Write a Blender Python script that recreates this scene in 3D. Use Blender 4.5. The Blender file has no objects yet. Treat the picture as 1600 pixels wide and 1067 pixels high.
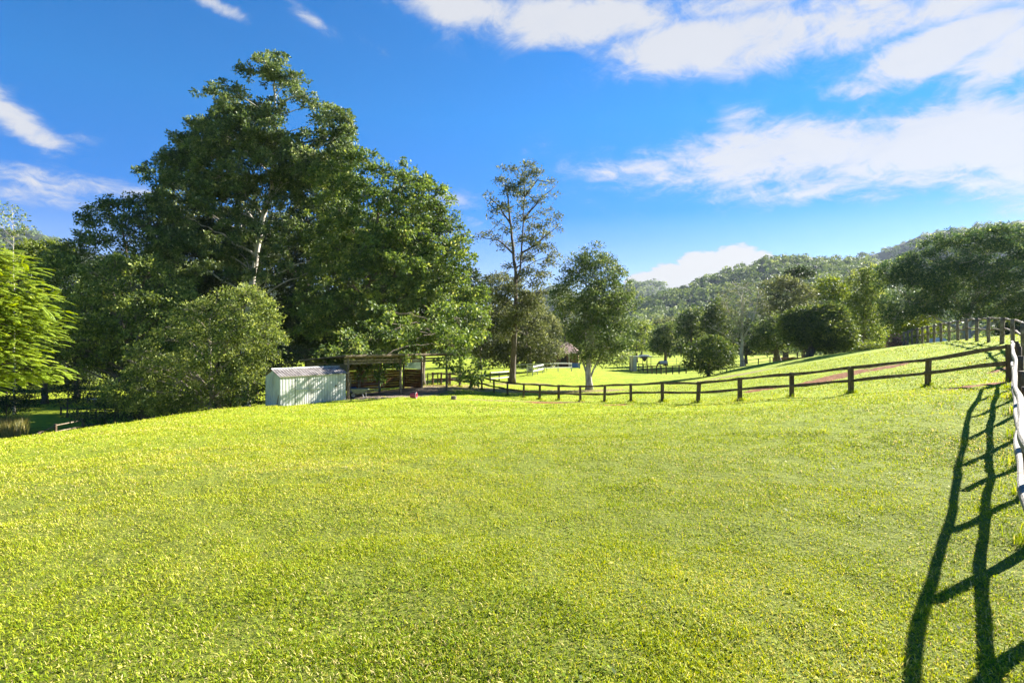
import bpy, math, numpy as np
from mathutils import Vector
R = math.radians
sc = bpy.context.scene
COL = sc.collection
FP = 889.0           # focal length in photo pixels (1600 wide)
EYE = 2.0            # camera height above the lawn below it
SUN_AZ, SUN_EL = 57.5, 29.5
rng = np.random.default_rng(7)

def P(px, py, d):
    return np.array([(px-800)/FP*d, d, EYE-(py-533)/FP*d])

# ------------------------------------------------------------------ numpy noise
_lat = np.random.default_rng(3).random((256, 256))
def vnoise(x, y, s=1.0, o=0):
    x = np.asarray(x)/s + 57.3*o; y = np.asarray(y)/s + 91.7*o
    xi = np.floor(x).astype(int); yi = np.floor(y).astype(int)
    fx = x-xi; fy = y-yi
    fx = fx*fx*(3-2*fx); fy = fy*fy*(3-2*fy)
    a = _lat[xi % 256, yi % 256]; b = _lat[(xi+1) % 256, yi % 256]
    c = _lat[xi % 256, (yi+1) % 256]; e = _lat[(xi+1) % 256, (yi+1) % 256]
    return (a*(1-fx)+b*fx)*(1-fy)+(c*(1-fx)+e*fx)*fy
def fbm(x, y, s, o=0, n=3):
    t = 0; w = 0
    for k in range(n):
        t = t + vnoise(x, y, s/2**k, o+k*3)/1.7**k; w += 1/1.7**k
    return t/w

# ------------------------------------------------------------------ terrain
CP = [(0,0,0),(0,-12,.2),(-12,-6,.1),(12,-6,.1),(0,5,0),(4,4,0),(-6,5,0),(8,9,.12),(12.2,14,.72),(15,16.9,.8),(-9,12,-.35),(0,14,-.35),
      (7,20,-.45),(22,20,1.6),(-18,20,-1.45),(0,26,-1.15),(-10,26,-1.2),
      (-13.6,33.3,-1.83),(-10.8,37,-1.8),(-16.5,30,-1.75),(-15.5,36,-2.1),(-8,40.7,-1.78),(-5,43.9,-1.8),(-7.3,46,-1.75),(-15,42,-2.6),
      (-24,20,-2.6),(-23,28,-3.6),(-21,36,-4.6),(-30,28,-5.2),(-32,42,-5.6),(-25,55,-5.4),(-50,50,-5.8),(-60,80,-5.8),(-30,85,-5.4),(-40,20,-5.0),
      (-90,60,-5),(-60,0,-3)]
MF = [(1449,603.6,22.3),(1330,614,23.8),(1237,620,25.6),(1156,625,27.5),(1090,629,29.5),(1035,628.6,31.8),(986,626.5,34.2),
      (944,627,36.5),(907,626.5,38.6),(873,625,40.5),(843,623.5,42),(818,620,43.3),(793,617,44.6),(772,613,45.7),(753,608.5,46.8),
      (735,606,47.6),(718,604,48.4),(703,602.5,49),(689,601,49.6),(676,600.5,50.2)]
for m in MF:
    CP.append(tuple(P(*m)))
for m in [(800,597,62),(921,608,52),(840,583,77),(893,579,88),(1045,584,88),(1107,587,59),(1130,578,72),(1200,566,66),(1280,555,62),
          (1400,541,52),(1480,532,46),(1570,524,44),(1568,539,30),(1500,533,38),(1000,569,120),(860,572,110),(760,575,105),
          (1545,570,24),(1600,578,20)]:
    CP.append(tuple(P(*m)))
CP += [(70,60,1.6),(50,80,-.5),(40,100,-2.2),(70,100,-1.5),(110,70,0),(40,10,2.6),(60,20,3.4),(20,130,-3.2),(-40,130,-4),(90,130,-2.5),(120,30,3)]
CP = np.array(CP, float)
def _tps(d2):
    return np.where(d2 > 1e-9, .5*d2*np.log(d2+1e-12), 0)
def _solve():
    n = len(CP); X = CP[:, :2]/50
    K = _tps(((X[:, None]-X[None])**2).sum(-1)) + np.eye(n)*4e-4
    Pm = np.c_[np.ones(n), X]
    A = np.zeros((n+3, n+3)); A[:n, :n] = K; A[:n, n:] = Pm; A[n:, :n] = Pm.T
    return np.linalg.solve(A, np.r_[CP[:, 2], 0, 0, 0])
_w = _solve()
def H(x, y):
    x = np.asarray(x, float); y = np.asarray(y, float); sh = x.shape
    X = np.c_[x.ravel(), y.ravel()]/50; out = np.empty(len(X))
    for i in range(0, len(X), 20000):
        q = X[i:i+20000]
        out[i:i+20000] = _tps(((q[:, None]-CP[None, :, :2]/50)**2).sum(-1))@_w[:-3] + _w[-3] + q@_w[-2:]
    out = out.reshape(sh)
    r = np.hypot(x, y)
    t = np.clip((r-115)/60, 0, 1); t = t*t*(3-2*t)
    tb = np.clip((-y-6)/20, 0, 1)
    out = out*(1-t) + (-3.6)*t
    out = out*(1-tb) + .2*tb
    out = out + (vnoise(x, y, 2.6, 5)-.5)*.09*np.clip((80-r)/40, 0, 1) + (vnoise(x, y, .9, 9)-.5)*.05*np.clip((50-r)/20, 0, 1) + (vnoise(x, y, .38, 12)-.5)*.035*np.clip((30-r)/12, 0, 1)
    return out
def h1(x, y): return float(H(np.array([x]), np.array([y]))[0])

# ------------------------------------------------------------------ mesh building
class MB:
    def __init__(s): s.v = []; s.q = []; s.t = []; s.a = []; s.n = 0
    def add(s, v, q=None, t=None, a=None):
        v = np.asarray(v, float).reshape(-1, 3)
        if q is not None and len(q): s.q.append(np.asarray(q, int).reshape(-1, 4)+s.n)
        if t is not None and len(t): s.t.append(np.asarray(t, int).reshape(-1, 3)+s.n)
        s.a.append(np.zeros(len(v)) if a is None else np.broadcast_to(np.asarray(a, float), (len(v),)))
        s.v.append(v); s.n += len(v); return s
    def build(s, name, mat, parent=None, smooth=False):
        me = bpy.data.meshes.new(name)
        v = np.concatenate(s.v)
        q = np.concatenate(s.q) if s.q else np.zeros((0, 4), int)
        t = np.concatenate(s.t) if s.t else np.zeros((0, 3), int)
        me.vertices.add(len(v)); me.vertices.foreach_set('co', v.astype(np.float32).ravel())
        li = np.concatenate([q.ravel(), t.ravel()]).astype(np.int32)
        me.loops.add(len(li)); me.loops.foreach_set('vertex_index', li)
        ls = np.concatenate([np.arange(len(q))*4, len(q)*4+np.arange(len(t))*3]).astype(np.int32)
        me.polygons.add(len(ls)); me.polygons.foreach_set('loop_start', ls)
        me.polygons.foreach_set('use_smooth', np.full(len(ls), bool(smooth)))
        me.update(calc_edges=True)
        at = me.attributes.new('tint', 'FLOAT', 'POINT')
        at.data.foreach_set('value', np.concatenate(s.a).astype(np.float32))
        me.materials.append(mat)
        o = bpy.data.objects.new(name, me); COL.objects.link(o)
        if parent is not None: o.parent = parent
        return o
def tag(o, label=None, cat=None, group=None, kind=None):
    if label: o['label'] = label
    if cat: o['category'] = cat
    if group: o['group'] = group
    if kind: o['kind'] = kind
    return o
def thing(name, label, cat, loc=(0, 0, 0), group=None):
    o = bpy.data.objects.new(name, None); COL.objects.link(o)
    o.location = loc; o.empty_display_size = .2
    return tag(o, label, cat, group)
BQ = [(0,3,2,1),(4,5,6,7),(0,1,5,4),(1,2,6,5),(2,3,7,6),(3,0,4,7)]
def frame_box(mb, o, ux, uy, uz, x0, x1, y0, y1, z0, z1, a=0):
    o, ux, uy, uz = map(np.asarray, (o, ux, uy, uz))
    v = [o+ux*x+uy*y+uz*z for z in (z0, z1) for x, y in ((x0, y0), (x1, y0), (x1, y1), (x0, y1))]
    return mb.add(v, q=BQ, a=a)
def box(mb, x0, x1, y0, y1, z0, z1, a=0):
    return frame_box(mb, (0,0,0), (1,0,0), (0,1,0), (0,0,1), x0, x1, y0, y1, z0, z1, a)
def nrm(v): v = np.asarray(v, float); return v/(np.linalg.norm(v, axis=-1, keepdims=True)+1e-12)
def beam(mb, p, q, w, h, a=0, nseg=1, wob=0, r=rng):
    """a sawn or split rail from p to q, w wide and h high, with worn, uneven edges"""
    p = np.asarray(p, float); q = np.asarray(q, float); t = nrm(q-p)
    s = nrm(np.cross(t, [0, 0, 1])); u = np.cross(s, t)
    V = []
    ph = r.random(4)*6
    for i in range(nseg+1):
        f = i/nseg; c = p*(1-f)+q*f
        if wob and 0 < i < nseg: c = c + s*wob*math.sin(ph[0]+f*5)+u*wob*.6*math.sin(ph[1]+f*4)
        ww = w*(1+(wob > 0)*.25*math.sin(ph[2]+f*7)); hh = h*(1+(wob > 0)*.2*math.sin(ph[3]+f*6))
        cw, ch = ww*.5, hh*.5; b = min(cw, ch)*.3
        for x, y in ((-cw+b,-ch),(cw-b,-ch),(cw,-ch+b),(cw,ch-b),(cw-b,ch),(-cw+b,ch),(-cw,ch-b),(-cw,-ch+b)):
            V.append(c+s*x+u*y)
    Q = [(i*8+k, i*8+(k+1) % 8, (i+1)*8+(k+1) % 8, (i+1)*8+k) for i in range(nseg) for k in range(8)]
    e = nseg*8
    Q += [(3,2,1,0),(7,4,3,0),(7,6,5,4),(e,e+1,e+2,e+3),(e,e+3,e+4,e+7),(e+4,e+5,e+6,e+7)]
    return mb.add(V, q=Q, a=a)
def tube(mb, pts, rad, n=6, a=0, cap=True):
    pts = np.asarray(pts, float); m = len(pts); rad = np.broadcast_to(np.asarray(rad, float), (m,))
    tg = np.gradient(pts, axis=0); tg = nrm(tg)
    ref = np.array([0, 0, 1.0]) if abs(tg[:, 2]).mean() < .8 else np.array([1.0, 0, 0])
    s = nrm(np.cross(tg, ref)); u = np.cross(s, tg)
    th = np.arange(n)*2*math.pi/n
    V = pts[:, None]+rad[:, None, None]*(np.cos(th)[None, :, None]*s[:, None]+np.sin(th)[None, :, None]*u[:, None])
    i = np.arange(m-1)[:, None]; k = np.arange(n)[None]; k2 = (k+1) % n
    Q = np.stack([i*n+k, i*n+k2, (i+1)*n+k2, (i+1)*n+k], -1).reshape(-1, 4)
    T = None
    V = V.reshape(-1, 3)
    if cap:
        V = np.r_[V, pts[:1], pts[-1:]]; b = m*n
        kk = np.arange(n); T = np.r_[np.c_[kk*0+b, (kk+1) % n, kk], np.c_[kk*0+b+1, (m-1)*n+kk, (m-1)*n+(kk+1) % n]]
    return mb.add(V, q=Q, t=T, a=a)

# ------------------------------------------------------------------ materials
def newmat(name):
    m = bpy.data.materials.new(name); m.use_nodes = True
    nt = m.node_tree; nt.nodes.clear()
    return m, nt, nt.nodes, nt.links
def ramp(N, cols):
    r = N.new('ShaderNodeValToRGB'); e = r.color_ramp.elements
    while len(e) < len(cols): e.new(.5)
    for k, (p, c) in enumerate(cols): e[k].position = p; e[k].color = (*c, 1)
    return r
def leafmat(name, cols, trans=.4, rough=.42, spec=.4, tcol=1.3):
    m, nt, N, L = newmat(name)
    at = N.new('ShaderNodeAttribute'); at.attribute_name = 'tint'
    r = ramp(N, cols); L.new(at.outputs['Fac'], r.inputs[0])
    p = N.new('ShaderNodeBsdfPrincipled'); p.inputs['Roughness'].default_value = rough
    p.inputs['Specular IOR Level'].default_value = spec
    L.new(r.outputs[0], p.inputs['Base Color'])
    hs = N.new('ShaderNodeHueSaturation'); hs.inputs['Saturation'].default_value = 1.15; hs.inputs['Value'].default_value = tcol
    hs.inputs['Hue'].default_value = .485
    L.new(r.outputs[0], hs.inputs['Color'])
    t = N.new('ShaderNodeBsdfTranslucent'); L.new(hs.outputs[0], t.inputs[0])
    mx = N.new('ShaderNodeMixShader'); mx.inputs[0].default_value = trans
    L.new(p.outputs[0], mx.inputs[1]); L.new(t.outputs[0], mx.inputs[2])
    o = N.new('ShaderNodeOutputMaterial'); L.new(mx.outputs[0], o.inputs[0])
    return m
def noisemat(name, cols, scale=4, stretch=(1, 1, 1), rough=.85, bump=.3, spec=.3, metallic=0, detail=6, bscale=None, trans=None):
    m, nt, N, L = newmat(name)
    tc = N.new('ShaderNodeTexCoord'); mp = N.new('ShaderNodeMapping'); mp.inputs['Scale'].default_value = stretch
    L.new(tc.outputs['Object'], mp.inputs[0])
    n = N.new('ShaderNodeTexNoise'); n.inputs['Scale'].default_value = scale; n.inputs['Detail'].default_value = detail
    n.inputs['Roughness'].default_value = .65
    L.new(mp.outputs[0], n.inputs['Vector'])
    r = ramp(N, cols); L.new(n.outputs['Fac'], r.inputs[0])
    p = N.new('ShaderNodeBsdfPrincipled'); p.inputs['Roughness'].default_value = rough
    p.inputs['Specular IOR Level'].default_value = spec; p.inputs['Metallic'].default_value = metallic
    L.new(r.outputs[0], p.inputs['Base Color'])
    if bump:
        n2 = N.new('ShaderNodeTexNoise'); n2.inputs['Scale'].default_value = bscale or scale*3; n2.inputs['Detail'].default_value = 5
        L.new(mp.outputs[0], n2.inputs['Vector'])
        b = N.new('ShaderNodeBump'); b.inputs['Strength'].default_value = bump; b.inputs['Distance'].default_value = .02
        L.new(n2.outputs['Fac'], b.inputs['Height']); L.new(b.outputs[0], p.inputs['Normal'])
    o = N.new('ShaderNodeOutputMaterial')
    if trans:
        t = N.new('ShaderNodeBsdfTranslucent'); L.new(r.outputs[0], t.inputs[0])
        mx = N.new('ShaderNodeMixShader'); mx.inputs[0].default_value = trans
        L.new(p.outputs[0], mx.inputs[1]); L.new(t.outputs[0], mx.inputs[2]); L.new(mx.outputs[0], o.inputs[0])
    else: L.new(p.outputs[0], o.inputs[0])
    return m

M = {}
M['bark_pale'] = noisemat('pale_bark', [(.3, (.16, .13, .10)), (.5, (.42, .38, .32)), (.7, (.60, .56, .50))], 3, (1, 1, .4), bump=.5)
M['bark'] = noisemat('brown_bark', [(.3, (.05, .038, .028)), (.55, (.13, .10, .075)), (.75, (.22, .18, .14))], 5, (1, 1, .3), bump=.6)
M['twig'] = noisemat('grey_twig_bark', [(.3, (.16, .13, .10)), (.7, (.36, .31, .26))], 3, bump=.3)
M['post'] = noisemat('weathered_dark_timber', [(.3, (.045, .03, .018)), (.5, (.10, .066, .038)), (.72, (.19, .14, .09))], 6, (1, 1, .25), bump=.6)
M['rail_pale'] = noisemat('bleached_split_timber', [(.32, (.12, .10, .07)), (.5, (.30, .265, .21)), (.68, (.44, .40, .33))], 14, (1, 1, 3), bump=.9)
M['rail_grey'] = noisemat('greyed_round_timber', [(.3, (.07, .05, .03)), (.5, (.18, .135, .09)), (.7, (.36, .29, .22))], 7, (1, 1, 1), bump=.6)
M['white_rail'] = noisemat('whitewashed_rail', [(.3, (.45, .43, .38)), (.6, (.72, .70, .64))], 5, bump=.2)
M['galv'] = noisemat('galvanised_steel', [(.3, (.35, .35, .34)), (.7, (.58, .58, .56))], 8, rough=.45, bump=.1, metallic=.4)

GR = [(0, (.05, .08, .008)), (.22, (.14, .22, .010)), (.5, (.27, .34, .012)), (.72, (.41, .44, .024)), (.88, (.56, .51, .12)), (1, (.62, .51, .25))]
M['grass'] = leafmat('lawn_grass', GR, trans=.34, rough=.6, spec=.12, tcol=1.3)
BL = dict(trans=.42, rough=.4)
M['lf_main'] = leafmat('dark_glossy_leaf', [(0, (0.034, 0.060, 0.023)), (.4, (0.090, 0.135, 0.039)), (.75, (0.185, 0.238, 0.070)), (1, (0.388, 0.402, 0.177))], 0.33, 0.50, 0.25, 1.30)
M['lf_broad'] = leafmat('broad_green_leaf', [(0, (0.039, 0.074, 0.018)), (.4, (0.107, 0.163, 0.038)), (.75, (0.217, 0.285, 0.061)), (1, (0.468, 0.481, 0.152))], 0.35, 0.50, 0.25, 1.35)
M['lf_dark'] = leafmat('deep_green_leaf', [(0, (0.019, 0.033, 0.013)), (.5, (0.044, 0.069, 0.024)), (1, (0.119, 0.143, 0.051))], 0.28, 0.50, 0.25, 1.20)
M['lf_olive'] = leafmat('olive_leaf', [(0, (0.041, 0.055, 0.021)), (.5, (0.117, 0.135, 0.050)), (1, (0.300, 0.317, 0.131))], 0.35, 0.50, 0.25, 1.30)
M['lf_bush'] = leafmat('yellow_green_leaf', [(0, (0.045, 0.074, 0.019)), (.5, (0.161, 0.213, 0.045)), (1, (0.469, 0.507, 0.148))], 0.37, 0.50, 0.25, 1.30)
M['lf_feather'] = leafmat('fresh_feathery_leaflet', [(0, (0.093, 0.137, 0.013)), (.5, (0.207, 0.286, 0.022)), (1, (0.372, 0.435, 0.055))], 0.42, 0.45, 0.3, 1.3)
M['lf_mango'] = leafmat('glossy_mango_leaf', [(0, (0.029, 0.055, 0.020)), (.5, (0.089, 0.130, 0.032)), (1, (0.273, 0.307, 0.081))], 0.31, 0.50, 0.25, 1.30)
M['lf_rain'] = leafmat('blue_green_leaflet', [(0, (0.028, 0.062, 0.030)), (.55, (0.078, 0.131, 0.048)), (.85, (0.209, 0.271, 0.075)), (1, (0.455, 0.523, 0.186))], 0.32, 0.6, 0.12, 1.3)
M['lf_lime'] = leafmat('lime_leaf', [(0, (0.054, 0.090, 0.011)), (.5, (0.130, 0.179, 0.021)), (1, (0.292, 0.335, 0.057))], 0.42, 0.45, 0.3, 1.3)
M['lf_pink'] = leafmat('pink_bract', [(0, (.10, .09, .04)), (.5, (.35, .16, .14)), (1, (.55, .30, .28))], .4, .5, .3)
M['forest'] = leafmat('hill_forest_leaf', [(0, (0.046, 0.079, 0.025)), (.5, (0.124, 0.179, 0.047)), (.8, (0.208, 0.265, 0.068)), (1, (0.324, 0.373, 0.124))], 0.3, 0.6, 0.2, 1.2)
M['straw'] = leafmat('tall_seed_grass', [(0, (.08, .11, .02)), (.6, (.22, .20, .05)), (1, (.42, .34, .12))], .4, .5, .3)

# ground: thatch, soil and far grass, red earth where worn
def ground_mat():
    m, nt, N, L = newmat('grass_and_earth')
    tc = N.new('ShaderNodeTexCoord')
    def noise(s, d=5, st=None):
        n = N.new('ShaderNodeTexNoise'); n.inputs['Scale'].default_value = s; n.inputs['Detail'].default_value = d
        n.inputs['Roughness'].default_value = .65; L.new(tc.outputs['Object'], n.inputs['Vector']); return n.outputs['Fac']
    def mix(f, a, b):
        x = N.new('ShaderNodeMix'); x.data_type = 'RGBA'
        L.new(f, x.inputs[0]); L.new(a, x.inputs[6]); L.new(b, x.inputs[7]); return x.outputs[2]
    def mr(f, a, b, c=0, d=1):
        x = N.new('ShaderNodeMapRange'); x.interpolation_type = 'SMOOTHSTEP'
        for i, vv in enumerate((a, b, c, d)): x.inputs[1+i].default_value = vv
        L.new(f, x.inputs[0]); return x.outputs[0]
    def mth(op, a, b):
        x = N.new('ShaderNodeMath'); x.operation = op
        for i, vv in enumerate((a, b)):
            if isinstance(vv, (int, float)): x.inputs[i].default_value = vv
            else: L.new(vv, x.inputs[i])
        return x.outputs[0]
    fine = ramp(N, [(.30, (.04, .06, .010)), (.42, (.17, .23, .016)), (.56, (.31, .37, .025)), (.72, (.44, .46, .07))])
    fsum = mth('ADD', mth('MULTIPLY', noise(9, 8), .55), mth('MULTIPLY', noise(1.1, 5), .45))
    L.new(fsum, fine.inputs[0])
    thatch = ramp(N, [(.3, (.05, .07, .012)), (.5, (.13, .16, .02)), (.7, (.26, .25, .06))]); L.new(noise(40, 4), thatch.inputs[0])
    dist = N.new('ShaderNodeVectorMath'); dist.operation = 'LENGTH'; L.new(tc.outputs['Object'], dist.inputs[0])
    near = mr(dist.outputs['Value'], 6, 26)
    grass = mix(near, thatch.outputs[0], fine.outputs[0])
    # worn straw-coloured areas
    worn = ramp(N, [(.3, (.16, .12, .05)), (.7, (.34, .27, .13))]); L.new(noise(6, 6), worn.inputs[0])
    earth = ramp(N, [(.3, (.09, .035, .015)), (.5, (.22, .085, .03)), (.72, (.33, .18, .085))]); L.new(noise(5, 7), earth.inputs[0])
    pad = ramp(N, [(.3, (.13, .10, .075)), (.7, (.30, .24, .18))]); L.new(noise(4, 7), pad.inputs[0])
    def att(nm):
        a = N.new('ShaderNodeAttribute'); a.attribute_name = nm; return a.outputs['Fac']
    nz = noise(2.2, 7)
    def masked(a, lo=.55, hi=.75):
        return mr(mth('ADD', a, mth('MULTIPLY', mth('SUBTRACT', nz, .5), 2.1)), lo, hi)
    c = mix(masked(att('worn'), .45, .95), grass, worn.outputs[0])
    c = mix(masked(att('red')), c, earth.outputs[0])
    c = mix(masked(att('pad'), .4, .6), c, pad.outputs[0])
    c2 = c
    p = N.new('ShaderNodeBsdfPrincipled'); p.inputs['Roughness'].default_value = .95; p.inputs['Specular IOR Level'].default_value = .1
    L.new(c2, p.inputs['Base Color'])
    b = N.new('ShaderNodeBump'); b.inputs['Strength'].default_value = .9; b.inputs['Distance'].default_value = .12
    L.new(mth('ADD', noise(7, 8), mth('MULTIPLY', noise(.9, 4), .6)), b.inputs['Height']); L.new(b.outputs[0], p.inputs['Normal'])
    o = N.new('ShaderNodeOutputMaterial'); L.new(p.outputs[0], o.inputs[0])
    return m
M['ground'] = ground_mat()

# worn patches: (x, y, rx, ry, angle deg) in metres
def wpt(px, py, d): p = P(px, py, d); return p[0], p[1]
REDS = [(*wpt(868, 629, 36.8), 1.9, 1.7, 5), (*wpt(1300, 592, 31.5), 2.4, 1.1, 14), (*wpt(1385, 585, 31), 1.3, .8, 10), (*wpt(1535, 604, 17), 1.1, .55, 0),
        (*wpt(1575, 566, 22), .8, .5, 10), (*wpt(1195, 606, 32), 1.3, .8, 10), (*wpt(960, 637, 31), 1.2, .6, 0)]
WORN = [(*wpt(760, 606, 47.5), 5.5, 1.6, 20), (*wpt(690, 600, 49), 4, 2.2, 30), (*wpt(915, 608, 50), 4, 2, 0), (*wpt(800, 600, 59), 4, 2, 0), (*wpt(1150, 585, 50), 4, 1.5, 10),
        (*wpt(820, 630, 38), 5, .8, 5)]
SH_O = np.array([-10.85, 37.5]); SH_U = np.array([.67, .742]); SH_N = np.array([-.742, .67])
def shp(u, n, z=0): c = SH_O+SH_U*u+SH_N*n; return np.array([c[0], c[1], z])
PADS = [(*shp(4.4, 2.2)[:2], 5.4, 3.9, 48)]
def mask(x, y, L_):
    m = np.zeros_like(x)
    for cx, cy, rx, ry, an in L_:
        c, s = math.cos(R(an)), math.sin(R(an)); dx = x-cx; dy = y-cy
        e = ((dx*c+dy*s)/rx)**2+((-dx*s+dy*c)/ry)**2
        m = np.maximum(m, np.clip(1.25-.62*e, 0, 1))
    return m

def build_ground():
    rr = np.r_[np.geomspace(.4, 150, 330), np.geomspace(158, 6000, 40)]
    th = np.concatenate([np.linspace(-55, 55, 500), np.linspace(57, 303, 90)])
    A, B = np.meshgrid(R(1)*th, rr)
    x = B*np.sin(A); y = B*np.cos(A); z = H(x, y)
    nr, na = x.shape
    V = np.stack([x, y, z], -1).reshape(-1, 3)
    i = np.arange(nr-1)[:, None]; k = np.arange(na)[None]; k2 = (k+1) % na
    Q = np.stack([i*na+k, (i+1)*na+k, (i+1)*na+k2, i*na+k2], -1).reshape(-1, 4)[:, ::-1]
    V = np.r_[V, [[0, 0, h1(0, 0)]]]; c = len(V)-1
    kk = np.arange(na); T = np.c_[kk*0+c, (kk+1) % na, kk]
    mb = MB(); mb.add(V, q=Q, t=T)
    o = mb.build('ground', M['ground'], smooth=True)
    for nm, L_ in (('red', REDS), ('worn', WORN), ('pad', PADS)):
        at = o.data.attributes.new(nm, 'FLOAT', 'POINT')
        at.data.foreach_set('value', mask(V[:, 0], V[:, 1], L_).astype(np.float32))
    if o.data.polygons[1000].normal.z < 0: o.data.flip_normals()
    tag(o, kind='structure')
build_ground()

# ------------------------------------------------------------------ lawn grass
def build_grass():
    r = np.random.default_rng(11)
    V = []; Q = []; T = []; Aa = []
    mb = MB()
    bands = [(2.2, 4, 11500), (4, 6, 7200), (6, 9, 3600), (9, 14, 1500), (14, 22, 460), (22, 34, 150), (34, 52, 45)]
    for r0, r1, dens in bands:
        area = (r1*r1-r0*r0)*R(47); n = int(area*dens)
        rad = np.sqrt(r.random(n)*(r1*r1-r0*r0)+r0*r0); a = (r.random(n)*2-1)*R(47)
        x = rad*np.sin(a); y = rad*np.cos(a)
        clump = fbm(x, y, .35, 1, 3); big = fbm(x, y, 2.4, 4, 3); huge = fbm(x, y, 7, 8, 2)
        bare = np.maximum(mask(x, y, REDS), mask(x, y, PADS)); wr = mask(x, y, WORN)
        keep = r.random(n) < np.clip(.6+(1.8+(r0 > 8)*1.6)*(clump-.42), .18, 1)
        keep &= r.random(n) > bare*1.0
        keep &= r.random(n) > wr*.35
        keep &= ~((x < -15) & (rad > 22.5) & (H(x, y) < -2.2))
        x, y, rad, clump, big, huge, wr = [q[keep] for q in (x, y, rad, clump, big, huge, wr)]; n = len(x)
        z = H(x, y)-.004
        sc_ = np.clip(rad/7, 1, 5.5)
        long_ = r.random(n) < .03+.2*np.clip(big-.6, 0, 1)+.35*np.clip((clump-.70)*4, 0, 1)
        L = (r.uniform(.020, .042, n)*(1+.8*np.clip(clump-.45, 0, 1))*np.where(long_, 1.9, 1))*sc_**.5
        W = r.uniform(.0038, .0066, n)*sc_**1.0*np.where(long_, 1.0, 1.15)
        az = r.random(n)*2*math.pi; tilt = np.abs(r.normal(0, .6, n))+.35
        tilt = np.clip(tilt, .1, 1.35)
        dh = np.stack([np.cos(az), np.sin(az)], -1)
        sd = np.stack([-np.sin(az), np.cos(az)], -1)
        tw = r.normal(0, .5, n)                       # twist so blades catch the light differently
        up = np.cos(tilt); ho = np.sin(tilt)
        b = np.c_[x, y, z]
        mid = b+np.c_[dh*(ho*L*.45)[:, None], up*L*.55]
        t2 = np.clip(tilt+r.uniform(.2, .8, n), 0, 1.75)
        tip = mid+np.c_[dh*(np.sin(t2)*L*.5)[:, None], np.cos(t2)*L*.5]
        s3 = np.c_[sd*np.cos(tw)[:, None], np.sin(tw)]*W[:, None]
        v = np.stack([b-s3*.4, b+s3*.4, mid+s3*.5, mid-s3*.5, tip], 1).reshape(-1, 3)
        k = np.arange(n)*5
        tint = .45+.60*(r.random(n)-.5)+.38*(big-.5)-.1*(clump-.5)+.35*(huge-.5)+.03
        tint += .10*np.clip((x+2)/-10, -.6, 1.0)*np.clip(rad/8, 0, 1)
        tint = np.where(r.random(n) < .06+.45*wr+.22*np.clip(.5-big, 0, 1)*2+.25*np.clip(.47-huge, 0, 1)*2, r.uniform(.86, 1, n), tint)
        mb.add(v, q=np.c_[k, k+1, k+2, k+3], t=np.c_[k+3, k+2, k+4], a=np.repeat(np.clip(tint, .08, 1), 5))
    pp = np.array([P(*m)[:2] for m in MF]+[(.87*y+.25, y-.03) for y in (5.65, 7.2, 8.75, 10.3, 11.9, 13.4, 15.0, 16.9)])
    pp = np.repeat(pp, 130, 0); n = len(pp); x = pp[:, 0]+r.normal(0, .13, n); y = pp[:, 1]+r.normal(0, .11, n); z = H(x, y)-.01
    L = r.uniform(.08, .24, n); az = r.random(n)*6.283; W = .006*np.clip(np.hypot(x, y)/7, 1, 3.5)
    dh = np.c_[np.cos(az), np.sin(az)]*L[:, None]*r.uniform(.1, .6, n)[:, None]; b = np.c_[x, y, z]
    md = b+np.c_[dh*.35, L*.55]; tp_ = b+np.c_[dh, L*.9]; s3 = np.c_[-np.sin(az), np.cos(az), 0*az]*W[:, None]
    k = np.arange(n)*5
    mb.add(np.stack([b-s3*.5, b+s3*.5, md+s3*.5, md-s3*.5, tp_], 1).reshape(-1, 3), q=np.c_[k, k+1, k+2, k+3], t=np.c_[k+3, k+2, k+4], a=np.repeat(np.clip(r.normal(.45, .25, n), .1, 1), 5))
    # broad-leaved weeds and clover in loose colonies
    n = 16000; rad = 2.4+11*r.random(n)**1.3; a = (r.random(n)*2-1)*R(46); x = rad*np.sin(a); y = rad*np.cos(a)
    kp = fbm(x, y, 1.1, 13, 2) > .60; x, y = x[kp], y[kp]; n = len(x)
    az = r.random(n)*6.283; L = r.uniform(.014, .034, n); el = r.uniform(.1, .7, n); z = H(x, y)+r.uniform(.008, .03, n)
    ax = np.c_[np.cos(az)*np.cos(el), np.sin(az)*np.cos(el), np.sin(el)]; sd = np.c_[-np.sin(az), np.cos(az), r.normal(0, .3, n)]*(L*.42)[:, None]; b = np.c_[x, y, z]; k = np.arange(n)*4
    mb.add(np.stack([b, b+ax*(L*.5)[:, None]+sd, b+ax*L[:, None], b+ax*(L*.5)[:, None]-sd], 1).reshape(-1, 3), q=np.c_[k, k+1, k+2, k+3], a=np.repeat(np.clip(r.normal(.25, .12, n), 0, 1), 4))
    n = 500; rad = 2.6+9*r.random(n); a = (r.random(n)*2-1)*R(46); x = rad*np.sin(a); y = rad*np.cos(a); z = H(x, y)+.02
    L = r.uniform(.02, .05, n); az = r.random(n)*6.283; ax = np.c_[np.cos(az), np.sin(az), r.normal(.1, .25, n)]; sd = np.c_[-np.sin(az), np.cos(az), r.normal(0, .4, n)]*(L*.3)[:, None]; b = np.c_[x, y, z]; k = np.arange(n)*4
    mb.add(np.stack([b, b+ax*(L*.5)[:, None]+sd, b+ax*L[:, None], b+ax*(L*.5)[:, None]-sd], 1).reshape(-1, 3), q=np.c_[k, k+1, k+2, k+3], a=np.repeat(np.where(r.random(n) < .6, .0, .9), 4))
    o = mb.build('grass', M['grass'])
    tag(o, 'short bright green lawn grass with straw flecks covering the slope', 'grass', kind='stuff')
build_grass()

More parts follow.
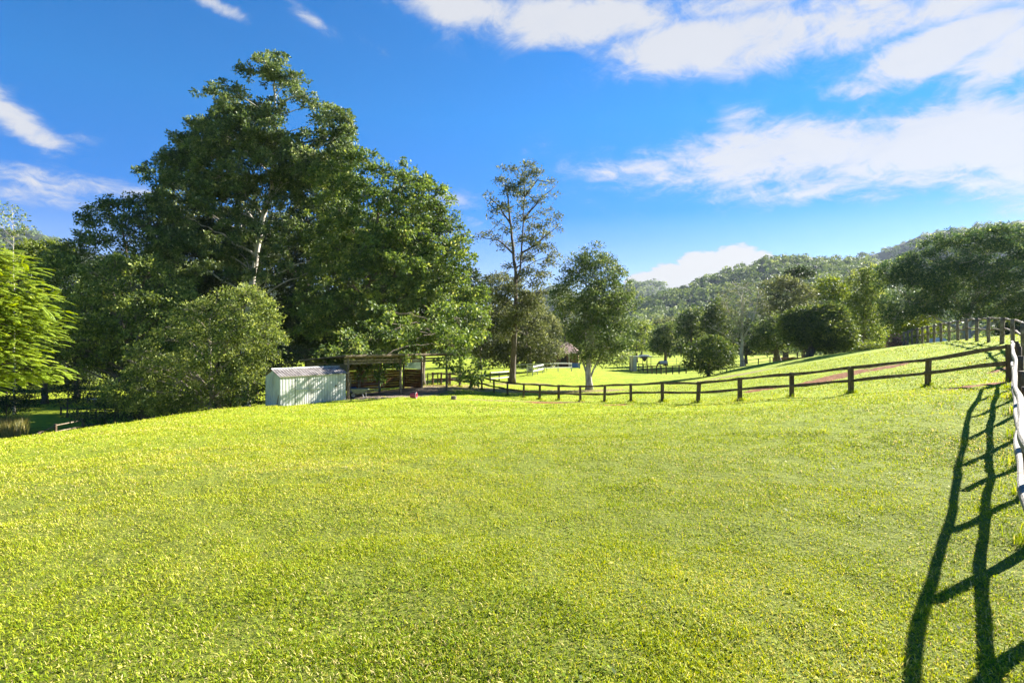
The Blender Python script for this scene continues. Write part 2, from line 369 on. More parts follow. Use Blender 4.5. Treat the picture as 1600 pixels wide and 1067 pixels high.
# ------------------------------------------------------------------ trees
def leaf_quads(mb, base, axis, nor, L, W, tint, r, fold=.12):
    n = len(base); axis = nrm(axis)
    s = nrm(np.cross(axis, nor)); nn = np.cross(s, axis)
    L = L[:, None]; W = W[:, None]
    droop = -np.array([0, 0, 1])*L*.08
    v = np.stack([base, base+axis*L*.5+s*W*.5+nn*L*fold*.5, base+axis*L+droop, base+axis*L*.5-s*W*.5+nn*L*fold*.5], 1).reshape(-1, 3)
    k = np.arange(n)*4
    mb.add(v, q=np.c_[k, k+1, k+2, k+3], a=np.repeat(tint, 4))
def in_poly(px, py, poly):
    x, y = poly[:, 0], poly[:, 1]; x2, y2 = np.roll(x, -1), np.roll(y, -1)
    px = px[:, None]; py = py[:, None]
    c = ((y > py) != (y2 > py)) & (px < (x2-x)*(py-y)/(y2-y+1e-9)+x)
    ins = c.sum(1) % 2 == 1
    dx, dy = x2-x, y2-y
    t = np.clip(((px-x)*dx+(py-y)*dy)/(dx*dx+dy*dy+1e-9), 0, 1)
    dist = np.sqrt((px-x-t*dx)**2+(py-y-t*dy)**2).min(1)
    return ins, dist
def poly_lobes(poly, d, r0, r1, n, seed, kT=.9, maxT=80, flat=.72, front=.62):
    """foliage lobes that fill a crown of this outline, rounded in depth; returns (px,py,dd,rx,ry)"""
    r = np.random.default_rng(seed); poly = np.array(poly, float)
    out = []; lo = poly.min(0); hi = poly.max(0); tries = 0
    while len(out) < n and tries < 9000:
        tries += 1
        p = lo+(hi-lo)*r.random(2); rr = r.uniform(r0, r1)
        ins, dist = in_poly(p[:1], p[1:], poly)
        if not ins[0]: continue
        dist = dist[0]
        if dist < rr*.62:
            rr = max(r0*.55, dist/.62)
            if dist < rr*.5: continue
        T = min(dist*kT, maxT)/FP*d
        s = -1 if r.random() < front else 1
        dd = s*T*r.uniform(.45, 1)**.7
        ok = True
        for q in out[-400:]:
            if (abs(q[0]-p[0])/rr)**2+(abs(q[1]-p[1])/(rr*flat))**2 < .42 and abs(q[2]-dd) < .7*rr/FP*d: ok = False; break
        if ok: out.append((p[0], p[1], dd, rr, rr*flat))
    return out
def tree(name, label, cat, d, trunk, tr, lobes, mat, bark='bark', leaf=(.16, .08), dens=34, per=14, seed=1, group=None,
         limbs=50, twigs=4, subr=.32, limb_r=.4, up=.35, gap=.0, trunk2=None, kids=None, vr=0.25, crown_label=None, tier=False):
    r = np.random.default_rng(seed)
    tp = [P(a, b, (c if c else d)) for a, b, c in [(t+(0,))[:3] for t in trunk]]
    g = h1(tp[0][0], tp[0][1]); foot = np.array([tp[0][0], tp[0][1], g-.15])
    if tp[0][2] > g+.3: tp = [foot]+tp
    else: tp[0] = foot
    root = thing(name, label, cat, (foot[0], foot[1], g), group)
    off = np.array([foot[0], foot[1], g])
    tp = np.array(tp)
    # resample trunk
    seg = np.r_[0, np.cumsum(np.linalg.norm(np.diff(tp, axis=0), axis=1))]; m = max(8, int(seg[-1]/.8))
    ss = np.linspace(0, seg[-1], m); TP = np.stack([np.interp(ss, seg, tp[:, k]) for k in range(3)], 1)
    kern = np.array([.25, .5, .25])
    for _ in range(3): TP[1:-1] = .25*TP[:-2]+.5*TP[1:-1]+.25*TP[2:]
    TP[2:, :2] += r.normal(0, tr*.16, (m-2, 2))
    f = ss/seg[-1]; rad = tr*(1-.82*f)+tr*.45*np.exp(-ss/.5)
    wb = MB(); tube(wb, TP-off, rad, 9)
    if trunk2:
        for tk in trunk2:
            q = np.array([P(a, b, (c if c else d)) for a, b, c in [(t+(0,))[:3] for t in tk]])
            q[0] = TP[np.argmin(np.linalg.norm(TP-q[0], axis=1))]
            sg = np.r_[0, np.cumsum(np.linalg.norm(np.diff(q, axis=0), axis=1))]; mm = max(6, int(sg[-1]/.8))
            s2 = np.linspace(0, sg[-1], mm); Q2 = np.stack([np.interp(s2, sg, q[:, k]) for k in range(3)], 1)
            Q2[1:-1] += r.normal(0, tr*.12, (mm-2, 3))
            tube(wb, Q2-off, np.linspace(tr*.36, tr*.08, mm), 7)
            TP = np.r_[TP, Q2]; rad = np.r_[rad, np.linspace(tr*.36, tr*.08, mm)]
    C = []; RR = []
    for (px, py, dd, rx, ry) in lobes:
        C.append(P(px, py, d+dd)); RR.append((rx/FP*d, rx/FP*d*.9, ry/FP*d))
    C = np.array(C); RR = np.array(RR)
    nb, nax, nno, nL, nW, nt = [], [], [], [], [], []
    zmin = TP[:, 2].min()+.22*(TP[:, 2].max()-TP[:, 2].min())
    order = r.permutation(len(C))
    limbset = set(order[:limbs].tolist())
    for i, (c, rr) in enumerate(zip(C, RR)):
        A = rr[0]*rr[2]*math.pi
        K = max(3, int(A*dens*(1-gap*r.random())/per))
        u = nrm(r.normal(size=(K, 3))); u[:, 2] = np.where(u[:, 2] < -.55, -u[:, 2]*.5, u[:, 2])
        rho = r.uniform(.3, 1.1, K)**.5
        sc_ = c+u*rho[:, None]*rr
        lobe_t = r.uniform(-.13, .13)
        if i in limbset:
            hz = np.linalg.norm(TP[:, :2]-c[:2], axis=1)
            cost = np.abs((c[2]-TP[:, 2])-.55*hz)+.35*hz+10*(TP[:, 2] < zmin)
            j = int(np.argmin(cost)); a0 = TP[j]; Ld = np.linalg.norm(c-a0)
            mid = a0*.5+c*.5+np.array([0, 0, (.10 if not tier else -.04)*Ld])+r.normal(0, .07*Ld, 3)*[1, 1, .5]
            tt = np.linspace(0, 1, max(5, int(Ld/.7)))[:, None]
            pts = (1-tt)**2*a0+2*tt*(1-tt)*mid+tt**2*c
            pts[1:-1] += r.normal(0, .035*min(Ld, 4)**.5, (len(pts)-2, 3))
            r0 = min(rad[j]*.55, .018+.0105*Ld*limb_r*2)
            tube(wb, pts-off, r0*(1-tt[:, 0])**1.2+.010*(1+d/60)*tt[:, 0], 6, cap=False)
            for q in sc_[r.permutation(K)[:twigs]]:
                e = c*.6+pts[-2]*.4
                tube(wb, np.array([e, (e+q)/2+r.normal(0, .08, 3), q])-off, [.010*(1+d/60), .008*(1+d/60), .004*(1+d/60)], 4, cap=False)
        k = np.repeat(np.arange(K), per); n = K*per
        outw = nrm(nrm(sc_[k]-c)+nrm(sc_[k]-C.mean(0))*.5)
        ax = nrm(r.normal(size=(n, 3))*.85+outw*.6+np.array([0, 0, up*.3]))
        base = sc_[k]+r.normal(size=(n, 3))*subr*np.array([1, 1, .55])*.5+ax*subr*.3
        no = nrm(r.normal(size=(n, 3))*.75+outw*.45+np.array([0, 0, up*.8]))
        sz = r.uniform(.7, 1.25, n)
        nb.append(base); nax.append(ax); nno.append(no); nL.append(leaf[0]*sz); nW.append(leaf[1]*sz*r.uniform(.8, 1.2, n))
        ct = r.normal(0, .17, K)[k]
        nt.append(np.clip(.42+lobe_t+ct+r.normal(0, vr*.7, n), 0, 1))
    wb.build('trunk', M[bark], root, smooth=True)
    lb = MB(); leaf_quads(lb, np.concatenate(nb)-off, np.concatenate(nax), np.concatenate(nno), np.concatenate(nL), np.concatenate(nW), np.concatenate(nt), r)
    lb.build('crown', M[mat], root)
    return root
EXEC_TREES = True
# --- T1: the tall emergent tree
def ell(L_, seed, ddr):
    r = np.random.default_rng(seed); out = []
    for (x, y, rx, ry) in L_:
        k = max(1, int(rx/17))
        for _ in range(k*4 if ry > 16 else k*2+1):
            out.append((x+r.uniform(-1, 1)*rx*.62, y+r.uniform(-1, 1)*ry*.75, r.uniform(-1, 1)*ddr*(.4+.6*min(1, (y-80)/200)), min(rx, 17)*r.uniform(.75, 1.05), min(ry, 15)*r.uniform(.7, 1.1)))
    return out
TA = ell([(412,97,16,9),(434,92,10,8),(425,112,38,13),(380,109,12,8),(457,118,16,9),(327,141,16,9),(361,143,30,11),(349,158,18,10),(470,150,22,14),(496,168,20,11),
          (534,177,24,11),(515,198,32,14),(545,203,14,7),(440,135,18,12),(350,172,24,12),(378,184,40,18),(312,199,20,18),(425,185,20,13),(442,208,22,14),(361,215,52,22),
          (297,222,34,20),(462,228,26,14),(267,242,30,18),(234,275,16,12),(312,251,50,22),(369,255,50,22),(428,243,48,16),(294,285,50,22),(350,285,46,20),
          (530,221,32,13),(552,240,28,14),(500,255,40,18),(262,304,30,16),(312,315,46,20),(455,270,40,18),(480,215,14,8)], 5, 5.5)
TA += poly_lobes([(318,195),(345,165),(395,160),(430,150),(450,165),(440,190),(455,225),(490,222),(500,190),(525,175),(552,182),(556,215),(562,255),(545,310),(340,315),(235,285),(262,240),(300,225)], 58, 8, 16, 210, 32, maxT=80, flat=.85)
TA += [(x, y, dd+1.5, a, b) for x, y, dd, a, b in poly_lobes([(240,300),(340,270),(440,280),(520,260),(560,330),(540,420),(430,430),(300,420),(230,360)], 58, 15, 24, 70, 31, maxT=90)]
_r = np.random.default_rng(78)
TA += [(_r.uniform(325, 480), _r.uniform(315, 440), _r.uniform(-7, -3), _r.uniform(9, 15), _r.uniform(7, 11)) for _ in range(22)]
tree('tall_tree', 'tallest tree of the left grove, pale bare trunk rising above layered dark crown', 'tree', 58,
     [(384,560),(388,480),(396,430),(403,380),(413,335),(424,295),(431,262),(428,225),(430,180),(428,130),(430,100)], .42, TA, 'lf_main', 'bark_pale', leaf=(.30, .155), dens=128, per=24,
     seed=21, limbs=95, subr=.33, limb_r=.55, group='trees of the left grove',
     trunk2=[[(413,335),(380,300),(335,280)],[(405,375),(440,345),(468,320)],[(428,240),(470,225),(510,215),(530,190)],[(430,190),(405,160),(360,150)],[(430,170),(455,150),(480,150)],[(403,390),(380,360),(350,350)]])
# --- T2: the broad-leaved tree over the stable
TB = poly_lobes([(500,232),(545,236),(575,232),(605,240),(632,250),(655,262),(672,280),(697,293),(708,320),(712,345),(738,372),(742,400),(738,425),(757,445),(762,480),
                 (764,515),(752,545),(735,560),(712,556),(690,540),(640,545),(600,548),(560,542),(520,538),(480,530),(450,520),(445,480),(470,440),(480,400),(470,340),(480,270)], 54, 12, 22, 330, 41, maxT=85, flat=.7, front=.72)
TB += [(x, y, dd-7.5, a, b) for x, y, dd, a, b in [(528,563,-6.5,10,8),(520,573,-7,9,7),(535,574,-7,8,7),(510,565,-6,8,5),(545,565,-5.5,9,6),(575,570,-6,9,7),(583,580,-6.5,10,7),(592,588,-6.5,7,6),(570,584,-6.5,7,5),(600,566,-6,9,6),(590,560,-6,9,6),
                                                     (715,572,-4,9,10),(728,580,-4,9,9),(742,570,-4,9,10),(722,592,-4,6,5),(748,585,-4,6,6),(705,556,-4,10,8),(735,595,-4,5,4),(630,562,-6,7,4),(612,572,-6,5,4),(640,556,-5,8,4),(690,566,-4,7,6)]]
_r = np.random.default_rng(77)
TB += [(_r.uniform(575, 735), _r.uniform(478, 545), _r.uniform(-15, -11), _r.uniform(8, 13), _r.uniform(6, 9)) for _ in range(26)]
TB += [(_r.uniform(495, 590), _r.uniform(515, 552), _r.uniform(-12, -8), _r.uniform(8, 12), _r.uniform(5, 8)) for _ in range(14)]
tree('broadleaf_tree', 'broad-leaved tree with pale twisting limbs spreading over the open stable', 'tree', 54,
     [(566,575),(565,540),(564,510),(567,480),(574,445),(585,400),(592,350),(590,300)], .34, TB, 'lf_broad', 'bark', leaf=(.30, .155), dens=108, per=24, seed=22, limbs=120,
     subr=.34, limb_r=.5, group='trees of the left grove', up=.3,
     trunk2=[[(567,480),(530,470),(490,465)],[(574,445),(620,430),(665,430)],[(570,470),(620,480),(680,500),(705,530),(718,555)],[(585,400),(640,360),(680,345)],[(585,400),(540,350),(520,300)]])
# --- dark trees behind both
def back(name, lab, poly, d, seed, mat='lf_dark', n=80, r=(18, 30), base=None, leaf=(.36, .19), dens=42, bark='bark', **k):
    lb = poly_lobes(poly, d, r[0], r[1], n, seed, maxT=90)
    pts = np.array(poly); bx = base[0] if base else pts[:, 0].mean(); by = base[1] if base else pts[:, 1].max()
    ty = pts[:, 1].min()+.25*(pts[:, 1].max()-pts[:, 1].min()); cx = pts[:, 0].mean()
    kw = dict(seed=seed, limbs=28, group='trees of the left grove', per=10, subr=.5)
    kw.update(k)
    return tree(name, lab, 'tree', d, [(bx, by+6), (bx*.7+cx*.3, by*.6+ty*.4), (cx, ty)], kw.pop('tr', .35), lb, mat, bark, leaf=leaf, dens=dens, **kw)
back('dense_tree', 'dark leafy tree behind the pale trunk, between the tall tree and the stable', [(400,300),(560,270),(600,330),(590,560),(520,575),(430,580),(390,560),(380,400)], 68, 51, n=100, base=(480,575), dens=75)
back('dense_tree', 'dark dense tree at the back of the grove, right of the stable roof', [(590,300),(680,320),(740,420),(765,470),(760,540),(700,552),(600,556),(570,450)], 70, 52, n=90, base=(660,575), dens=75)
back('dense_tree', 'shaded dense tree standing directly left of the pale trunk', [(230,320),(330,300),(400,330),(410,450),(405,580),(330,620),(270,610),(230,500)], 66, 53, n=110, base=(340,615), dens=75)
back('dense_tree', 'dark-crowned tree at the left shoulder of the grove against the sky', [(108,350),(118,330),(150,318),(165,303),(190,308),(215,303),(240,306),(262,320),(290,330),(320,370),(330,420),(300,460),(200,440),(120,420),(50,405),(75,385),(100,380)], 54, 54,
     n=130, r=(10, 20), base=(225,600), leaf=(.26,.14), dens=110, per=16, subr=.3, mat='lf_main', trunk2=[[(215,470),(180,400),(150,360)],[(215,470),(240,410),(270,370)]])
back('spreading_tree', 'low spreading tree with sunlit yellow-green tips above the shaded hollow', [(48,410),(90,395),(150,405),(195,398),(250,402),(275,430),(300,440),(310,480),(300,540),(270,600),(215,590),(170,575),(120,590),(105,560),(80,600),(55,560),(40,480)], 43, 55,
     n=200, r=(11, 20), base=(215,620), leaf=(.23,.12), dens=110, per=16, subr=.3, mat='lf_bush', tr=.26, vr=.3)
back('shaded_tree', 'dark tree filling the gap behind the spreading tree', [(0,400),(100,400),(250,420),(260,590),(180,580),(120,585),(90,560),(0,590),(-40,500)], 78, 56, n=110, base=(120,600))
back('bushy_tree', 'rounded bushy tree with pale yellow-green top beside the white shed', [(195,540),(230,525),(265,500),(290,470),(325,462),(345,450),(370,443),(402,448),(425,462),(438,485),(440,515),(452,530),(440,550),(418,570),(414,600),(404,632),(350,640),(280,646),(200,650),(160,625),(150,600),(200,585)], 36.5, 57,
     n=260, r=(11, 19), base=(330,650), leaf=(.17,.08), dens=190, per=16, mat='lf_bush', tr=.22, twigs=6, limbs=70, subr=.26, bark='twig')
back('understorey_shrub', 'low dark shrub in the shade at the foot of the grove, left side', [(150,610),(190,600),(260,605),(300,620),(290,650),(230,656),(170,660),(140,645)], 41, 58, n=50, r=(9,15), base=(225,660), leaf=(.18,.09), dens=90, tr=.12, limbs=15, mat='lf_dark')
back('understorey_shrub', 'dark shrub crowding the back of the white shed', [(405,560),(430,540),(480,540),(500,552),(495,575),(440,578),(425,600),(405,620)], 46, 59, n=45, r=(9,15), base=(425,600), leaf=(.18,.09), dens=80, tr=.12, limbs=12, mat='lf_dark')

back('dense_tree', 'dark tree deep in the grove left of the bushy tree, added to shade the hollow', [(150,400),(250,380),(340,420),(350,600),(240,605),(150,590)], 82, 151, n=70, base=(250,608))  # this and the next two: trees added to shade the hollow and close sky gaps
back('dense_tree', 'dark tree deep in the grove behind the bushy tree, added to shade the hollow', [(320,360),(420,330),(480,380),(480,590),(330,600)], 84, 152, n=70, base=(400,600))
back('dense_tree', 'dark tree deep in the grove behind the stable, added to shade the hollow', [(450,380),(560,330),(660,380),(660,570),(470,585)], 80, 153, n=70, base=(560,590))
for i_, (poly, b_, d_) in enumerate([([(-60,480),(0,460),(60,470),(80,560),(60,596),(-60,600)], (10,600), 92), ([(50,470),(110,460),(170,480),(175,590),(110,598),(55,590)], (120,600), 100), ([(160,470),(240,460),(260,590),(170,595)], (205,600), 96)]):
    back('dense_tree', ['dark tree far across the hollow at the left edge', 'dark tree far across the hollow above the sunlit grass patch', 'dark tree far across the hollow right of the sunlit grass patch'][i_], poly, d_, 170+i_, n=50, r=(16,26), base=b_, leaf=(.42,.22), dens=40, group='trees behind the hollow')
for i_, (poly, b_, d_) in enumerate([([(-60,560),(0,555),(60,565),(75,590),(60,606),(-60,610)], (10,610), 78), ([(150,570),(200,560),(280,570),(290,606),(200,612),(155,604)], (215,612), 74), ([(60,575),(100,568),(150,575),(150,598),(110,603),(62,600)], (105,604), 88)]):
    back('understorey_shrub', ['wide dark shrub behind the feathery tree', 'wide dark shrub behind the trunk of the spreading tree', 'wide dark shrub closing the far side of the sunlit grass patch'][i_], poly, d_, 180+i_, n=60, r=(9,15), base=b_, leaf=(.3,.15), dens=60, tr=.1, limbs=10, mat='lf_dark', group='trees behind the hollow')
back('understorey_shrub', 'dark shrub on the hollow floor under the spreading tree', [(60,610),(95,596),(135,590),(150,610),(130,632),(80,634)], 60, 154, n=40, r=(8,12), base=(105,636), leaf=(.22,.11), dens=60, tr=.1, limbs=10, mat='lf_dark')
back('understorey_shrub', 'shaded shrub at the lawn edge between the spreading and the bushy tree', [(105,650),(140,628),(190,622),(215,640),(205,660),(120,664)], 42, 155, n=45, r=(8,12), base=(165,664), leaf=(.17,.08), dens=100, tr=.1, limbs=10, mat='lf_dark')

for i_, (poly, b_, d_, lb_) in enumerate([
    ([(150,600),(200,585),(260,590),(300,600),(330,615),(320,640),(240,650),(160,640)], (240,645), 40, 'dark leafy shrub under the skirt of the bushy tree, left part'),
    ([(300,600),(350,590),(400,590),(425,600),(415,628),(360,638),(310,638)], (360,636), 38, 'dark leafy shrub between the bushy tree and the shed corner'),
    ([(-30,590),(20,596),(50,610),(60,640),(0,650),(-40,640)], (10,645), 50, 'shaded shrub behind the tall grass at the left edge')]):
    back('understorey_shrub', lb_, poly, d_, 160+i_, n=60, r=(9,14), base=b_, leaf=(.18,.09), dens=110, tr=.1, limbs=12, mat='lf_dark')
# --- left edge: feathery tree
def feather_tree():
    r = np.random.default_rng(61); d = 19
    poly = [(-260,400),(-160,360),(-60,372),(0,388),(22,398),(40,420),(48,446),(70,462),(92,488),(80,512),(72,520),(84,545),(66,556),(92,580),(60,596),(20,600),(-20,605),(-120,615),(-220,600),(-280,500)]
    lobes = poly_lobes(poly, d, 14, 24, 300, 62, maxT=110, kT=.8, flat=.5, front=.68)
    foot = P(-140, 0, d); g = h1(foot[0], foot[1]); off = np.array([foot[0], foot[1], g])
    root = thing('feathery_tree', 'bright lime feathery-leaved tree reaching in at the left edge of the photo', 'tree', off)
    wb = MB(); top = P(-110, 420, d)
    tp = np.linspace(np.array([foot[0], foot[1], g-.1]), top, 12); tp[1:-1] += r.normal(0, .05, (10, 3))
    tube(wb, tp-off, np.linspace(.2, .06, 12), 9)
    lb = MB()
    for (px, py, dd, rx, ry) in lobes:
        c = P(px, py, d+dd); j = np.argmin(np.abs(tp[:, 2]-(c[2]-.35*np.linalg.norm(c[:2]-foot[:2])))); j = max(4, j)
        a0 = tp[j]; tt = np.linspace(0, 1, 7)[:, None]; mid = (a0+c)/2+[0, 0, .3]
        pts = (1-tt)**2*a0+2*tt*(1-tt)*mid+tt**2*c
        tube(wb, pts-off, np.linspace(.04, .012, 7), 5, cap=False)
        out = nrm((c-a0)*[1, 1, .3])
        for _ in range(13):
            st = c+r.normal(0, 1, 3)*[.28, .28, .12]
            dr = nrm(out+r.normal(0, .55, 3)*[1, 1, .35]+[0, 0, .05]); Lf = r.uniform(.38, .65); np_ = 13
            s = np.linspace(.08, 1, np_)
            rach = st+dr*(s*Lf)[:, None]-np.array([0, 0, 1])*(.30*Lf*s**2)[:, None]
            tg = nrm(np.gradient(rach, axis=0)); sd = nrm(np.cross(tg, [0, 0, 1])+r.normal(0, .12, 3)); 
            ll = .115*np.sin(math.pi*np.clip(s*.86+.12, 0, 1))+.02
            tcol = np.clip(.5+r.normal(0, .2), 0, 1)
            for sg in (-1, 1):
                ax = nrm(sd*sg*.8+tg*.75-np.array([0, 0, .15]))
                leaf_quads(lb, rach-off, ax, nrm(np.cross(tg, sd)+r.normal(0, .2, (np_, 3))), ll, np.full(np_, .042), np.clip(tcol+r.normal(0, .1, np_), 0, 1), r, fold=.03)
    wb.build('trunk', M['bark'], root, smooth=True); lb.build('crown', M['lf_feather'], root)
feather_tree()

# --- far left behind
V1 = [(14,322,8,5),(2,330,9,4),(24,330,10,4),(34,336,8,4),(5,338,10,4),(38,344,9,3),(12,342,8,4),(18,352,12,5),(0,352,10,4),(36,354,10,4),(46,356,6,3),(20,362,14,6),(30,368,10,5),(8,372,12,6),(40,360,8,4),(30,378,10,6),(-12,345,12,5),(-15,365,14,7)]
tree('layered_tree', 'slender tree with tiered open branches before the far left hill', 'tree', 62, [(22,560),(22,450),(20,395),(22,360),(18,325)], .11,
     [(x, y, rng.uniform(-1, 1), rx, ry) for x, y, rx, ry in V1], 'lf_bush', 'bark_pale', leaf=(.26,.14), dens=60, per=10, seed=63, limbs=18, subr=.35, group='trees behind the hollow')
back('yellow_green_tree', 'yellow-green tree crown below the far left hill, beside the layered tree', [(28,385),(50,376),(80,378),(108,386),(118,400),(110,420),(60,430),(20,420),(15,400)], 72, 64, n=60, r=(9,14), base=(70,590), mat='lf_lime', dens=55, group='trees behind the hollow')
back('yellow_green_tree', 'olive tree crown at the left edge below the layered tree', [(-60,400),(-20,385),(20,392),(40,410),(30,440),(-60,440)], 66, 65, n=40, r=(10,15), base=(-10,590), mat='lf_bush', dens=55, group='trees behind the hollow')
back('dense_tree', 'dark thicket tree far behind the feathery tree', [(-200,430),(0,410),(60,430),(70,560),(20,600),(-200,600)], 70, 66, n=70, base=(-60,610), group='trees behind the hollow')

# --- paddock trees
HL = [(150,90,14,8),(200,95,20,12),(262,80,22,14),(300,110,16,12),(150,150,26,16),(190,190,30,28),(250,165,24,22),(360,150,18,8),(378,212,10,8),(318,170,14,10),(90,205,14,8),(110,235,14,10),(150,270,30,26),(245,250,18,20),(300,230,22,14),
      (270,120,30,16),(230,210,24,16),(380,300,22,8),(392,352,14,6),(340,330,20,12),(230,310,22,18),(285,350,26,20),(260,400,36,28),(335,380,22,14),(60,380,16,10),(95,375,14,10),(125,395,16,10),(170,425,24,16),(160,360,16,12),(300,430,30,22),(372,465,24,14),(250,475,30,20),(345,500,30,16),(180,510,22,12),(262,535,32,20),(325,545,30,18),
      (290,590,26,20),(320,280,16,8),(350,265,14,6),(280,300,14,10),(210,350,14,10),(95,300,10,6),(385,330,10,5),(370,430,12,6),(230,130,16,10),(130,330,12,8),(105,270,10,6),(340,210,14,6),(350,420,16,8)]
HL += [(200,620,26,22),(250,650,30,26),(160,660,24,22),(290,640,22,20),(180,600,22,16),(225,570,22,18),(140,560,20,14),(120,620,20,18),(230,700,26,22),(170,720,24,22),(290,700,26,22),(320,620,20,16)]
HL += [(150+8*(k*37 % 23), 640+11*(k*7 % 19), 24, 18) for k in range(20)]
HL = [(730+x/2.737, 230+y/2.737, rng.uniform(-2, 2), a/2.737*1.15, b/2.737*1.15) for x, y, a, b in HL]
tree('tall_thin_tree', 'tall thin open-crowned tree standing alone in the paddock behind the fence', 'tree', 62,
     [(800,597),(803,540),(806,480),(806,440),(804,400),(798,360),(797,330),(790,290)], .34, HL, 'lf_olive', 'bark', leaf=(.28,.12), dens=230, per=9, seed=71, limbs=60, subr=.42, limb_r=.5, twigs=5,
     trunk2=[[(806,440),(814,415),(817,370),(819,300),(822,255)],[(814,400),(840,380),(870,355)],[(804,400),(780,375),(755,372)],[(817,340),(845,310),(868,290)],[(798,350),(780,320),(765,310)],[(819,300),(840,280),(860,285)]])
IP = [(730+x/2.737, 230+y/2.737) for x, y in [(550,400),(600,430),(632,480),(655,520),(683,535),(690,590),(740,640),(722,700),(715,800),(712,880),(680,930),(610,945),(560,925),(500,942),(455,895),(440,800),(415,740),(372,690),(350,645),(378,600),(398,545),(415,490),(470,440),(520,430)]]
tree('round_tree', 'round-headed dark leafy tree with several pale stems beside the paddock fence', 'tree', 52,
     [(921,608),(920,590),(918,575),(925,530),(928,480),(930,420)], .30, poly_lobes(IP, 52, 9, 15, 230, 72, maxT=60, kT=.95), 'lf_main', 'bark_pale', leaf=(.23,.10), dens=150, per=14, seed=73, limbs=70, subr=.36,
     trunk2=[[(920,592),(912,570),(905,540),(895,500)],[(920,592),(930,570),(945,545),(955,510)],[(920,592),(916,560),(914,520),(912,470)]])
JP = [(960+x/5, 480+y/5) for x, y in [(560,300),(620,270),(700,240),(760,228),(830,240),(870,280),(905,340),(930,420),(922,470),(860,500),(790,492),(720,522),(650,495),(570,470),(538,410)]]
tree('small_round_tree', 'small dense round tree on the slope behind the middle of the fence', 'tree', 59, [(1107,589),(1107,575),(1108,555)], .16,
     poly_lobes(JP, 59, 6, 10, 130, 74, maxT=40), 'lf_mango', 'bark', leaf=(.26,.13), dens=95, per=10, seed=75, limbs=25, subr=.36)
G_ = [(752,445),(762,430),(785,424),(812,440),(828,465),(850,478),(872,500),(880,530),(884,560),(868,574),(820,577),(780,574),(752,575),(735,540)]
back('olive_tree', 'grey-olive tree behind the tall thin tree, its skirt reaching the white rails', G_, 84, 76, mat='lf_olive', n=190, r=(8, 14), base=(830,580), leaf=(.34,.17), dens=75, group=None, limbs=40, bark='twig')
tag(back('dark_tree', 'dark tree between the olive tree and the round-headed tree', [(855,470),(880,462),(900,480),(905,530),(900,550),(870,545),(860,510)], 112, 77, n=50, r=(7,11), base=(884,560), leaf=(.4,.2), dens=26), group='trees beyond the paddock')

RT = 'trees beyond the paddock'
def far(name, lab, poly, d, seed, mat, base, n=60, r=(7, 12), leaf=None, dens=None, **k):
    leaf = leaf or (.0042*d, .0021*d); dens = dens or 430000/d/d*(1+0)
    return back(name, lab, poly, d, seed, mat=mat, n=n, r=r, base=base, leaf=leaf, dens=min(dens, 100), group=RT, limbs=k.pop('limbs', 22), subr=.006*d, **k)
far('dark_tree', 'small dark tree beside the tiny pale-roofed shelter', [(1022,525),(1030,508),(1045,503),(1058,510),(1062,545),(1050,556),(1025,553),(1012,545)], 112, 81, 'lf_main', (1040,563))
far('dark_tree', 'dark upright tree right of the pale-roofed shelter', [(1055,520),(1062,495),(1078,480),(1095,478),(1106,500),(1108,555),(1080,560),(1055,556)], 106, 82, 'lf_main', (1080,566), n=80)
far('dark_tree', 'dark tree with yellow tips left of the bare grey tree', [(1098,500),(1105,475),(1120,467),(1135,475),(1145,500),(1150,555),(1110,560),(1098,540)], 102, 83, 'lf_mango', (1125,568), n=80)
far('grey_tree', 'nearly bare grey-branched tree in the row beyond the slope', [(1118,460),(1135,445),(1160,438),(1180,440),(1197,455),(1200,490),(1190,530),(1160,545),(1130,520),(1120,490)], 90, 84, 'lf_olive', (1160,562),
    n=110, dens=13, twigs=9, limbs=110, bark='bark_pale', leaf=(.24,.11), trunk2=[[(1158,520),(1140,490),(1128,460)],[(1160,530),(1180,490),(1185,455)],[(1158,510),(1163,470),(1160,450)],[(1158,540),(1130,520),(1105,508)]])
far('olive_tree', 'tall olive-crowned tree behind the grey-branched tree', [(1190,445),(1200,432),(1225,432),(1250,436),(1270,448),(1275,480),(1262,515),(1230,530),(1195,520),(1186,480)], 96, 85, 'lf_olive', (1225,562), n=110)
far('dark_tree', 'low dark tree with a thick trunk beside the mango-like tree', [(1175,510),(1190,495),(1215,490),(1232,505),(1235,540),(1215,552),(1185,552),(1170,535)], 80, 86, 'lf_main', (1217,562), n=70, tr=.5)
far('bright_topped_tree', 'tree with a lime green top behind the round mango-like tree', [(1265,450),(1280,437),(1300,433),(1320,440),(1332,460),(1330,500),(1300,510),(1270,490)], 108, 87, 'lf_lime', (1300,560), n=80)
far('flat_topped_pine', 'flat-topped dark tree poking above the row against the hill', [(1226,428),(1236,421),(1250,418),(1272,424),(1276,430),(1260,434),(1240,433)], 130, 88, 'lf_dark', (1255,560), n=30, r=(5,8))
MP = [(1220,505),(1225,490),(1249,482),(1272,480),(1288,474),(1302,472),(1317,482),(1327,497),(1338,521),(1339,540),(1324,549),(1296,553),(1275,546),(1249,543),(1228,541),(1218,522)]
tree('mango_tree', 'dense glossy round tree standing on the brow of the slope', 'tree', 66, [(1264,558),(1266,545),(1272,520)], .42, poly_lobes(MP, 66, 7, 12, 230, 89, maxT=60), 'lf_mango', 'bark',
     leaf=(.32,.13), dens=105, per=12, seed=90, limbs=40, subr=.4, group=RT, trunk2=[[(1264,552),(1250,535),(1240,515)],[(1266,548),(1290,530),(1305,510)]])
